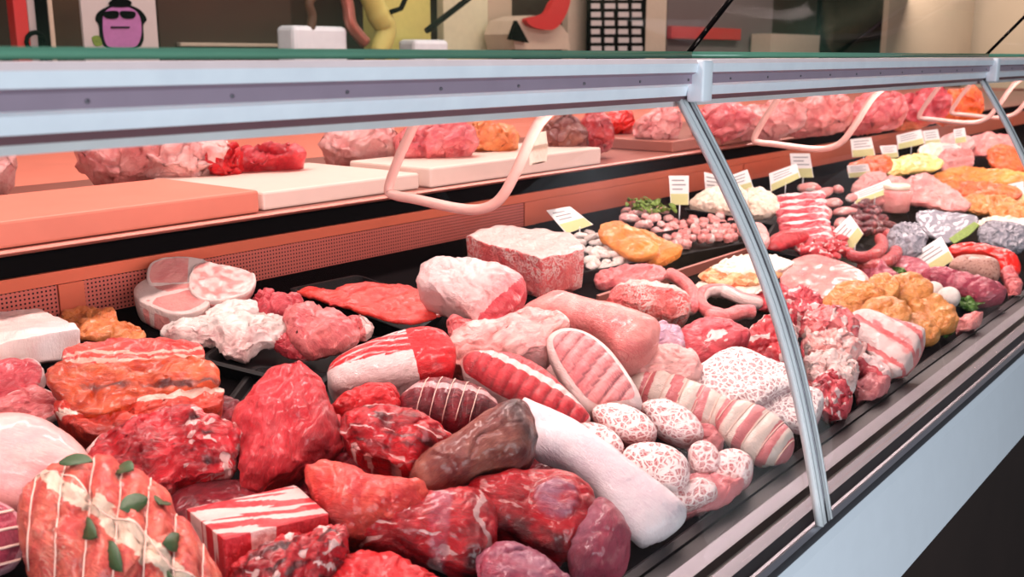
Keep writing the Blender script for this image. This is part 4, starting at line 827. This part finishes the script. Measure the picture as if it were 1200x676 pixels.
chunk('wrapped_beef', 'dark red wrapped beef joint under the silvery roll', 'beef', [(1082, 318), (1100, 314), (1130, 320), (1160, 328), (1178, 338), (1176, 348), (1152, 352), (1120, 342), (1096, 334), (1084, 328)], 'beef_purple', t=.018, tilt=38, lift=.0, depth=.03, amp=.004)
chunk('wrapped_beef', 'pink piece at the rail end beside the silvery roll', 'beef', [(1172, 318), (1184, 312), (1194, 324), (1198, 340), (1188, 348), (1178, 336)], 'pork', t=.014, tilt=40, lift=.004, amp=.004)
chunk('wrapped_beef', 'dark red flat piece beneath the loose price card', 'beef', [(1040, 306), (1060, 300), (1082, 306), (1092, 318), (1076, 326), (1052, 320)], 'beef_purple', t=.010, tilt=18, lift=.0, amp=.002)
# far mixed products
far = [
 ('ham_piece', 'pink cooked ham slices fanned behind the jar', 'ham', [(1018, 226), (1030, 214), (1050, 210), (1066, 218), (1064, 232), (1042, 238), (1024, 236)], 'ham_cooked', .02, 34, .02),
 ('ham_piece', 'large dusky pink ham slab with a dark edge on the grey pack', 'ham', [(1058, 222), (1072, 208), (1092, 208), (1106, 218), (1124, 230), (1134, 240), (1116, 246), (1088, 240), (1066, 236)], 'ham_cooked', .016, 26, .02),
 ('cheese_wedge', 'long pale yellow cheese wedge under the price cards', 'cheese', [(1036, 196), (1050, 186), (1078, 182), (1100, 188), (1098, 196), (1070, 200), (1044, 204)], 'cheese', .01, 18, .03),
 ('cheese_wedge', 'cream cheese piece lying left of the tall card pair', 'cheese', [(1078, 176), (1092, 170), (1118, 172), (1124, 180), (1104, 188), (1084, 186)], 'cream', .014, 26, .03),
 ('smoked_fish', 'orange smoked fish behind the far price cards', 'smoked fish', [(996, 196), (1012, 186), (1036, 184), (1044, 194), (1030, 204), (1006, 206)], 'carrot_orange', .014, 26, .02),
 ('smoked_fish', 'long orange smoked fish across the right corner', 'smoked fish', [(1100, 206), (1130, 198), (1164, 200), (1204, 204), (1206, 214), (1170, 216), (1130, 216), (1104, 214)], 'orange_fillet', .018, 26, .03),
 ('smoked_fish', 'deep orange smoked fish in front of the long one', 'smoked fish', [(1104, 222), (1124, 214), (1154, 216), (1190, 222), (1188, 232), (1154, 234), (1122, 232)], 'carrot_orange', .018, 26, .014),
 ('smoked_fish', 'reddish orange fish under the upright far strut', 'smoked fish', [(1160, 178), (1176, 172), (1200, 180), (1204, 196), (1184, 200), (1164, 194)], 'carrot_orange', .02, 34, .03),
 ('pink_loaf', 'square pinkish loaf beside the tall card pair', 'meat loaf', [(1102, 184), (1116, 176), (1136, 178), (1138, 192), (1128, 204), (1108, 202)], 'ham_cooked', .018, 40, .02),
 ('pink_loaf', 'peach coloured loaf right of the square pinkish one', 'meat loaf', [(1136, 166), (1156, 158), (1184, 162), (1192, 174), (1170, 182), (1142, 180)], 'pork_shiny', .018, 34, .04),
 ('pink_loaf', 'pale loaf under the farthest price card', 'meat loaf', [(1104, 164), (1118, 158), (1136, 162), (1140, 172), (1122, 178), (1106, 174)], 'pork_pale', .018, 34, .04),
 ('bread_roll', 'yellowish sliced roll at the right edge behind the white rim', 'sliced roll', [(1162, 244), (1180, 236), (1206, 240), (1208, 254), (1186, 258), (1166, 254)], 'breaded', .016, 30, .02),
 ('bread_roll', 'tan flat piece before the long orange fish', 'sliced roll', [(1126, 238), (1140, 230), (1168, 230), (1186, 236), (1176, 246), (1146, 248)], 'breaded', .012, 26, .01),
 ('pink_loaf', 'pinkish pate block beyond the second hanging bracket', 'meat loaf', [(1000, 220), (1010, 208), (1028, 204), (1040, 212), (1030, 222), (1010, 228)], 'pork_pale', .016, 34, .02),
 ('white_rim_dish', 'white rimmed dish at the right edge', 'dish', [(1148, 262), (1164, 254), (1196, 256), (1210, 260), (1206, 266), (1176, 268)], 'cream', .004, 10, .03)]
for nm, l, cat, pts, m_, tt, ti, lf in far:
    chunk(nm, l, cat, pts, m_, t=tt*.7, tilt=ti, lift=lf*.7, depth=.012, amp=.006, fs=26, n=80, R=14, p=4, grow=1.12)
# ---------------------------------------------------------------- price cards
def card(label, q, h=None, stripe=.38, group='price cards', lean=0, base=.03):
    """q: four picture corners, clockwise from the top left; the card stands at the depth of its foot"""
    mx, my = sum(p[0] for p in q)/4, q[2][1]; q = [(mx+(u-mx)*1.12, my+(v-my)*1.18) for u, v in q]
    foot = P((q[2][0]+q[3][0])/2, (q[2][1]+q[3][1])/2, base)
    d = -ray(q[3][0], q[3][1]); d.z = 0; d.normalize(); nn = (d*math.cos(math.radians(lean))+V((0, 0, 1))*S(math.radians(lean))).normalized()
    c = [onplane(u, v, foot, nn) for u, v in q]; cen = sum(c, V())/4
    r = root('price_card', foot, label, 'price card', group)
    def quad(a, b, c2, d2, off, th):
        bm = bmesh.new(); A = [bm.verts.new(p+nn*off) for p in (a, b, c2, d2)]; B = [bm.verts.new(p+nn*(off-th)) for p in (a, b, c2, d2)]
        bm.faces.new(A); bm.faces.new(B[::-1])
        for k in range(4): bm.faces.new((A[k], B[k], B[(k+1) % 4], A[(k+1) % 4]))
        return bm
    link('card_face', quad(*c, 0, .0012), M['card'], r, False)
    l0, l1 = c[0].lerp(c[3], 1-stripe), c[1].lerp(c[2], 1-stripe)
    st = link('yellow_band', quad(l0.lerp(l1, .03), l1.lerp(l0, .03), c[2].lerp(c[3], .03), c[3].lerp(c[2], .03), .0004, .0003), M['card_stripe'], r, False)
    rg2 = random.Random(int(q[0][0]))
    for k in range(3):
        s = .14+.15*k; a = c[0].lerp(c[3], s); b = c[1].lerp(c[2], s); a2 = c[0].lerp(c[3], s+.045); b2 = c[1].lerp(c[2], s+.045); e = rg2.uniform(.62, .88)
        link('print_line', quad(a.lerp(b, .14), a.lerp(b, e), a2.lerp(b2, e), a2.lerp(b2, .14), .0004, .0003), M['ink'], r, False)
    bm = bmesh.new(); m1 = c[2].lerp(c[3], .5); tube(bm, [m1+V((0, 0, .006))-nn*.002, m1-V((0, 0, max(.01, base-.004)))-nn*.002], .0015, 6); link('spike', bm, M['seal'], r)
    return r
for l, q, ln, bs in [
   ('tilted price card behind the big pork block', [(643, 249), (668, 245), (692, 263), (664, 272)], 40, .03),
   ('upright price card above the herb-topped pork strips', [(785, 211), (806, 211), (806, 240), (787, 240)], 5, .05),
   ('price card partly behind the upright joint seal', [(826, 206), (842, 210), (844, 232), (828, 234)], 5, .03),
   ('price card just right of the upright joint seal, over the cream mound', [(854, 209), (875, 202), (882, 222), (858, 228)], 10, .04),
   ('slanting wide price card at the rear of the rasher row', [(903, 204), (932, 194), (936, 208), (905, 222)], 20, .05),
   ('upright price card behind the slanting wide one', [(927, 184), (948, 184), (952, 208), (930, 208)], 5, .05),
   ('diamond-tilted price card stuck among the sausages', [(976, 273), (996, 255), (1010, 274), (992, 298)], 15, .03),
   ('large blank loose card leaning by the red vacuum pack', [(1074, 298), (1102, 281), (1116, 304), (1086, 322)], 25, .02),
   ('price card lying back on the dark sausages', [(1002, 226), (1040, 212), (1046, 224), (1004, 238)], 30, .04),
   ('price card by the pinkish pate block', [(994, 196), (1016, 194), (1020, 206), (996, 208)], 15, .05),
   ('wide pale card behind the long cheese wedge', [(1052, 160), (1078, 154), (1082, 168), (1054, 174)], 15, .06),
   ('card left of the long cheese wedge', [(1032, 173), (1050, 172), (1052, 184), (1036, 186)], 12, .05),
   ('card over the cream cheese piece', [(1082, 156), (1098, 154), (1102, 170), (1086, 172)], 12, .06),
   ('farthest card, standing on the pale loaf', [(1118, 154), (1130, 152), (1132, 166), (1120, 168)], 8, .08),
   ('brownish card by the orange smoked fish', [(998, 166), (1020, 164), (1024, 182), (1000, 184)], 10, .06),
   ('card on the square pinkish loaf', [(1104, 172), (1120, 170), (1122, 182), (1106, 184)], 12, .06),
   ('olive card standing at the right edge by the tan piece', [(1176, 220), (1198, 216), (1200, 236), (1178, 238)], 15, .03)]:
    card(l, q, lean=ln, base=bs)
# ================================================================ meats on the rear worktop
rear = [
 ([(-30, 190), (-10, 168), (14, 166), (16, 190), (4, 214), (-30, 214)], 'pork_pale', 'pale joint at the left end of the rear worktop', .05),
 ([(90, 186), (104, 166), (140, 160), (180, 160), (196, 176), (184, 198), (150, 206), (110, 204)], 'ham_cooked', 'large pale ham added in place of a reflection over the orange-red board', .07),  # this ham and the next are added, solid, in place of reflections
 ([(150, 176), (180, 162), (224, 156), (258, 160), (272, 176), (264, 194), (230, 204), (180, 204)], 'pork_pale', 'second pale ham added in place of a reflection, right of the largest one', .07),
 ([(236, 190), (244, 176), (268, 172), (284, 180), (280, 196), (256, 204)], 'beef_bright', 'bright red cut on the rear worktop', .04),
 ([(262, 196), (270, 180), (310, 174), (350, 170), (356, 184), (330, 194), (290, 200)], 'beef_soft', 'long red loin on the rear worktop', .04),
 ([(380, 176), (384, 158), (410, 150), (440, 150), (462, 158), (470, 174), (440, 184), (400, 186)], 'pork_pale', 'pale joint left of the first bracket', .06),
 ([(462, 184), (470, 160), (500, 148), (536, 146), (560, 156), (556, 172), (520, 182), (486, 188)], 'pork', 'pink joint within the first bracket', .06),
 ([(540, 178), (552, 158), (566, 146), (590, 144), (604, 156), (600, 172), (572, 180)], 'marinade_pale', 'orange-brown piece near the first bracket', .05),
 ([(636, 170), (640, 148), (656, 138), (676, 140), (690, 152), (686, 168), (660, 174)], 'beef_aged', 'brown roast right of the first bracket', .05),
 ([(676, 166), (680, 146), (694, 134), (712, 134), (720, 148), (716, 164), (698, 170)], 'sausage', 'dark speckled roast on the rear worktop', .05),
 ([(706, 150), (712, 136), (726, 130), (742, 132), (748, 144), (738, 154), (720, 156)], 'red_pack', 'hot pink round pack on the rear worktop', .04),
 ([(746, 158), (752, 138), (768, 128), (790, 128), (800, 140), (796, 154), (772, 162)], 'ham_cooked', 'rosy joint beside the hot pink pack', .05),
 ([(812, 154), (820, 134), (844, 124), (870, 124), (882, 138), (870, 152), (840, 158)], 'pork', 'pink joint right of the upright joint seal', .05),
 ([(862, 152), (872, 130), (900, 120), (930, 118), (944, 132), (936, 148), (896, 156)], 'ham_cooked', 'long rosy joint in front of the second bracket', .05),
 ([(922, 150), (934, 124), (960, 114), (990, 114), (1000, 128), (988, 144), (950, 152)], 'pork_shiny', 'peach coloured joint within the second bracket', .05),
 ([(984, 148), (1000, 120), (1026, 110), (1056, 110), (1066, 124), (1052, 140), (1014, 148)], 'pork', 'pink joint behind the far bracket arm', .05),
 ([(1044, 144), (1056, 116), (1080, 106), (1106, 106), (1116, 120), (1100, 136), (1070, 144)], 'pork_deep', 'deep pink joint near the far strut', .05),
 ([(1096, 138), (1108, 112), (1124, 104), (1146, 106), (1154, 122), (1142, 134), (1116, 140)], 'carrot_orange', 'orange-red joint beside the far strut', .05),
]
for pts, m_, l, tt in rear:
    chunk('rear_joint', l, 'meat joint', pts, m_, t=tt*.8, tilt=60, lift=0, depth=.05, amp=.013, fs=16, n=80, R=14, p=3, col=lambda a, b, r: (.42*(noise.noise(V((a*3+len(CH), b*3, 2))) > .12), 0), sup=RS, group='joints on the rear worktop')
chunk('carton', 'small white carton on the thick white cutting board', 'carton', [(620, 176), (622, 160), (640, 156), (642, 172)], 'cream', t=.02, tilt=70, p=8, sharp=True, sup=(LT+.039, 0), depth=.03, amp=0)
# ================================================================ shop behind: the far side
Yb = 4.15
def bgbox(name, label, cat, u0, u1, v0, v1, y, dep, mat, bev=.004, base=None, parent=None):
    a = aty(u0, v1, y); b = aty(u1, v0, y)
    z0 = base if base is not None else a.z
    o = mkbox(name, (min(a.x, b.x), y, z0), (max(a.x, b.x), y+dep, b.z), M[mat], parent, bev)
    return tag(o, label, cat) if parent is None else o
# wall shelf that carries the shop things
sz = aty(400, 66, 3.4).z
cb = root('back_counter', (5, 3.6, 0), 'dark wooden back counter along the far wall', 'counter')
mkbox('counter_body', (-1, 3.42, 0), (12.4, 4.0, 1.36), M['wood'], cb); mkbox('counter_top', (-1.02, 3.38, 1.3605), (12.42, 4.02, 1.385), M['wood'], cb, bev=.003)
CT = 1.3855
def stand(name, label, cat, u0, u1, mat, top=2.0, y=3.6, dep=.05, base=CT, bev=.004, parent=None):
    a = aty(u0, 30, y); b = aty(u1, 30, y); o = mkbox(name, (a.x, y, base), (b.x, y+dep, top), M[mat], parent, bev)
    return tag(o, label, cat) if parent is None else o
# red and black frame at the left
fr = root('upright_display', aty(40, 60, 3.6), 'red, white and black upright frame at the top left', 'frame')
stand('red_post', None, None, 18, 34, 'red', parent=fr); stand('pale_panel', None, None, 34, 46, 'poster_paper', parent=fr, y=3.62); stand('black_post', None, None, 46, 58, 'black', parent=fr); stand('pink_edge', None, None, 58, 64, 'pillar', parent=fr, y=3.61)
bm = bmesh.new(); q = aty(42, 50, 3.6); tube(bm, [q+V((.035*math.cos(t_*.52), -.004, .035*S(t_*.52))) for t_ in range(12)], .008, 6, True); link('ring', bm, M['black'], fr)
# poster with the purple face
def onwall(pts, y, dep, name, mat, parent, smoothit=True):
    ps = [aty(u, v, y) for u, v in pts]
    if smoothit: ps = catmull(ps, 5)
    bm = bmesh.new(); A = [bm.verts.new(p) for p in ps]; B = [bm.verts.new(p+V((0, dep, 0))) for p in ps]
    bm.faces.new(A); bm.faces.new(B[::-1])
    for k in range(len(ps)): bm.faces.new((A[k], B[k], B[(k+1) % len(ps)], A[(k+1) % len(ps)]))
    return link(name, bm, M[mat], parent, False)
pr = root('poster', aty(140, 60, 3.6), 'pale poster board with a purple cartoon face in sunglasses', 'poster')
a = aty(97, 30, 3.6); b = aty(184, 30, 3.6); mkbox('poster_board', (a.x, 3.6, CT), (b.x, 3.612, 1.95), M['poster_paper'], pr)
onwall([(112, 22), (118, 12), (140, 4), (162, 10), (172, 22), (168, 30), (168, 48), (158, 58), (128, 58), (118, 46), (116, 30)], 3.597, .0025, 'face_outline', 'black', pr)
onwall([(121, 20), (128, 10), (142, 7), (158, 12), (165, 24), (165, 44), (156, 56), (130, 56), (122, 44)], 3.594, .0025, 'purple_face', 'purple', pr)
onwall([(122, 14), (138, 13), (138, 21), (128, 22), (122, 19)], 3.591, .0025, 'sunglasses', 'black', pr); onwall([(142, 13), (158, 14), (157, 21), (148, 22), (142, 19)], 3.591, .0025, 'sunglasses', 'black', pr)
onwall([(130, 31), (152, 31), (152, 33), (130, 33)], 3.591, .0025, 'mouth', 'black', pr, False)
onwall([(108, 44), (116, 42), (120, 52), (112, 54)], 3.597, .0025, 'leaf_hand', 'parsley', pr)
onwall([(128, 3), (140, -4), (154, 2), (150, 8), (132, 8)], 3.592, .0025, 'hair_tuft', 'black', pr)
wp = stand('wall_panel', 'dark wood panel behind and right of the poster', 'panel', 186, 342, 'brown_wall', y=3.9, top=2.2)
stand('wall_panel', 'brown wood panel with a pale line above the counter', 'panel', 62, 96, 'wood', y=3.9, top=2.2)
q0, q1 = aty(210, 52, 3.88), aty(340, 48, 3.88); bm = bmesh.new(); box(bm, (q0.x, 3.87, q0.z-.008), (q1.x, 3.899, q0.z+.008), .002); link('pale_strip', bm, M['pillar'], wp)
# tools, scale, boxes in the middle
sc_ = root('weighing_scale', aty(385, 60, 3.5), 'pale blue-white scale with curved brown arm on the back counter', 'scale')
a = aty(345, 58, 3.5); b = aty(408, 44, 3.5); mkbox('scale_body', (a.x, 3.5, CT), (b.x, 3.62, a.z+.10), M['steel_blue'], sc_, bev=.02)
bm = bmesh.new(); tube(bm, catmull([aty(u, v, 3.52) for u, v in ((362, 44), (366, 20), (362, 4), (372, -8), (392, -10))], 5, False), .02, 10); link('scale_arm', bm, M['wood'], sc_)
bm = bmesh.new(); tube(bm, catmull([aty(u, v, 3.50) for u, v in ((428, 50), (412, 30), (408, 8), (404, -8))], 5, False), .028, 10); link('curved_arm', bm, M['steel_worn'], sc_)
bs_ = root('ornament', aty(440, 56, 3.6), 'olive and cream twisted ornament beside the scale', 'ornament')
bm = bmesh.new(); tube(bm, catmull([aty(u, v, 3.55) for u, v in ((442, 64), (452, 36), (444, 18), (436, 0), (430, -12))], 5, False), [.045, .045, .05, .05, .05, .05, .05, .055, .055, .055, .055, .055, .05, .05, .05, .05, .05, .05, .05, .05, .05], 12); link('twisted_body', bm, M['yellow'], bs_)
bm = bmesh.new(); tube(bm, [aty(u, v, 3.5) for u, v in ((458, 14), (470, 10), (478, -8))], .012, 8); link('dark_twig', bm, M['black'], bs_)
stand('yellow_box', 'pale yellow box with dark bands behind the ornament', 'box', 450, 505, 'yellow', y=3.75, top=2.0, dep=.15)
stand('white_bowl', 'bluish white stack by the yellow box', 'stack', 486, 526, 'steel_blue', y=3.55, top=1.50, dep=.12, bev=.02)
stand('cream_screen', 'cream board leaning on the far wall', 'board', 520, 572, 'cream_board', y=3.85, top=2.1)
a, b = aty(500, 36, 3.62), aty(560, -10, 3.62); bm = bmesh.new(); tube(bm, [a, b], .016, 8); o = link('dark_pole', bm, M['black']); tag(o, 'slanting dark pole before the cream board', 'pole')
stand('tan_screen', 'tan panel between cream board and red appliance', 'panel', 572, 600, 'cream_wall', y=3.85, top=2.1)
rd = root('slicing_machine', aty(630, 60, 3.6), 'red and tan slicing machine with a dark blade guard', 'machine')
bm = bmesh.new()
ps = [aty(u, v, 3.6) for u, v in ((604, 58), (600, 40), (606, 24), (622, 18), (650, 20), (666, 40), (668, 58))]
A = [bm.verts.new(p) for p in ps]; B = [bm.verts.new(p+V((0, .2, 0))) for p in ps]; bm.faces.new(A); bm.faces.new(B[::-1])
for k in range(len(ps)): bm.faces.new((A[k], B[k], B[(k+1) % len(ps)], A[(k+1) % len(ps)]))
link('machine_body', bm, M['pillar'], rd, False)
onwall([(598, 46), (606, 24), (620, 50)], 3.57, .025, 'blade_guard', 'black', rd, False)
onwall([(618, 22), (640, 16), (650, 0), (668, -4), (664, 16), (650, 34), (626, 32)], 3.56, .035, 'red_hood', 'red', rd)
stand('tan_column', 'pinkish column between the machine and the dark notice rack', 'column', 666, 690, 'pillar', y=3.8, top=2.3, base=CT)
mb = root('notice_rack', aty(722, 60, 3.7), 'dark notice rack of small pale sheets in a grid', 'rack')
stand('rack_board', None, None, 690, 757, 'black', y=3.7, top=2.0, dep=.02, parent=mb)
for i in range(4):
    for j in range(7):
        u = 693+i*16; v = 60-j*10
        onwall([(u, v), (u+12-(i+j) % 3, v), (u+12-(i+j) % 3, v-6), (u, v-6)], 3.694, .004, 'sheet', 'poster_paper', mb, False)
stand('cream_column', 'cream column right of the notice rack', 'column', 757, 781, 'pillar', y=3.75, top=2.3)
gp_ = stand('grey_panel', 'grey panel with a red bar across it', 'panel', 782, 905, 'grey_wall', y=3.9, top=2.3)
a, b = aty(784, 45, 3.88), aty(866, 34, 3.88); mkbox('red_bar', (a.x, 3.86, a.z), (b.x, 3.899, b.z), M['red'], gp_, bev=.003)
stand('tan_carton', 'tan carton on the back counter right of the grey panel', 'carton', 905, 962, 'pillar', y=3.7, top=1.60, dep=.18)
stand('black_screen', 'dark screen on the back counter at the right', 'screen', 962, 1034, 'black', y=3.8, top=2.1, dep=.05)
stand('wall_board', 'wide cream wall panel at the top right', 'panel', 1040, 1140, 'cream_wall', y=3.3, top=2.3)
# ================================================================ light
w = bpy.data.worlds.new('world'); SC.world = w; w.use_nodes = True
bgn = w.node_tree.nodes['Background']; bgn.inputs[0].default_value = (.80, .88, 1.0, 1); bgn.inputs[1].default_value = .22
def area(name, loc, sx, sy, power, col, target=None, rot=None):
    L = bpy.data.lights.new(name, 'AREA'); L.shape = 'RECTANGLE'; L.size = sx; L.size_y = sy; L.energy = power; L.color = col
    o = bpy.data.objects.new(name, L); COL.objects.link(o); o.location = loc
    d = V(target)-V(loc); z = -d.normalized(); x = V((1, 0, 0)); y = z.cross(x).normalized(); x = y.cross(z)
    o.matrix_world = Matrix.Translation(loc) @ Matrix((x, y, z)).transposed().to_4x4(); return o
area('counter_lamp', (3.6, .626, H-.062), 7.6, .02, 44, (1, .74, .70), (3.6, 1.05, .95))
area('ceiling_lamp', (2.2, 1.5, 2.7), 6.5, .2, 135, (1, .80, .76), (2.2, 1.0, .9))
area('shop_daylight', (-.6, -2.1, .95), 2.4, 1.3, 88, (.86, .93, 1), (1.8, .4, 1.1))
area('rear_lamp', (4.0, 2.9, 2.8), 8, .3, 42, (1, .70, .62), (4.0, 2.1, 1.2))
area('end_fill', (10.6, 2.4, 2.9), 2, 2, 90, (1, .9, .8), (12.4, 2.2, 1.6))  # added fill that brightens the right end wall, not a fitting of the shop
area('wall_lamp', (4.5, 2.9, 2.9), 9, .3, 50, (1, .92, .8), (4.5, 3.9, 1.5))
vs = SC.view_settings; vs.view_transform = 'Standard'; vs.look = 'None'; vs.exposure = -.1; vs.gamma = 1; vs.use_curve_mapping = False
SC.cycles.use_denoising = True
SC.cycles.max_bounces = 8; SC.cycles.transparent_max_bounces = 24
SC.cycles.caustics_reflective = False; SC.cycles.caustics_refractive = False
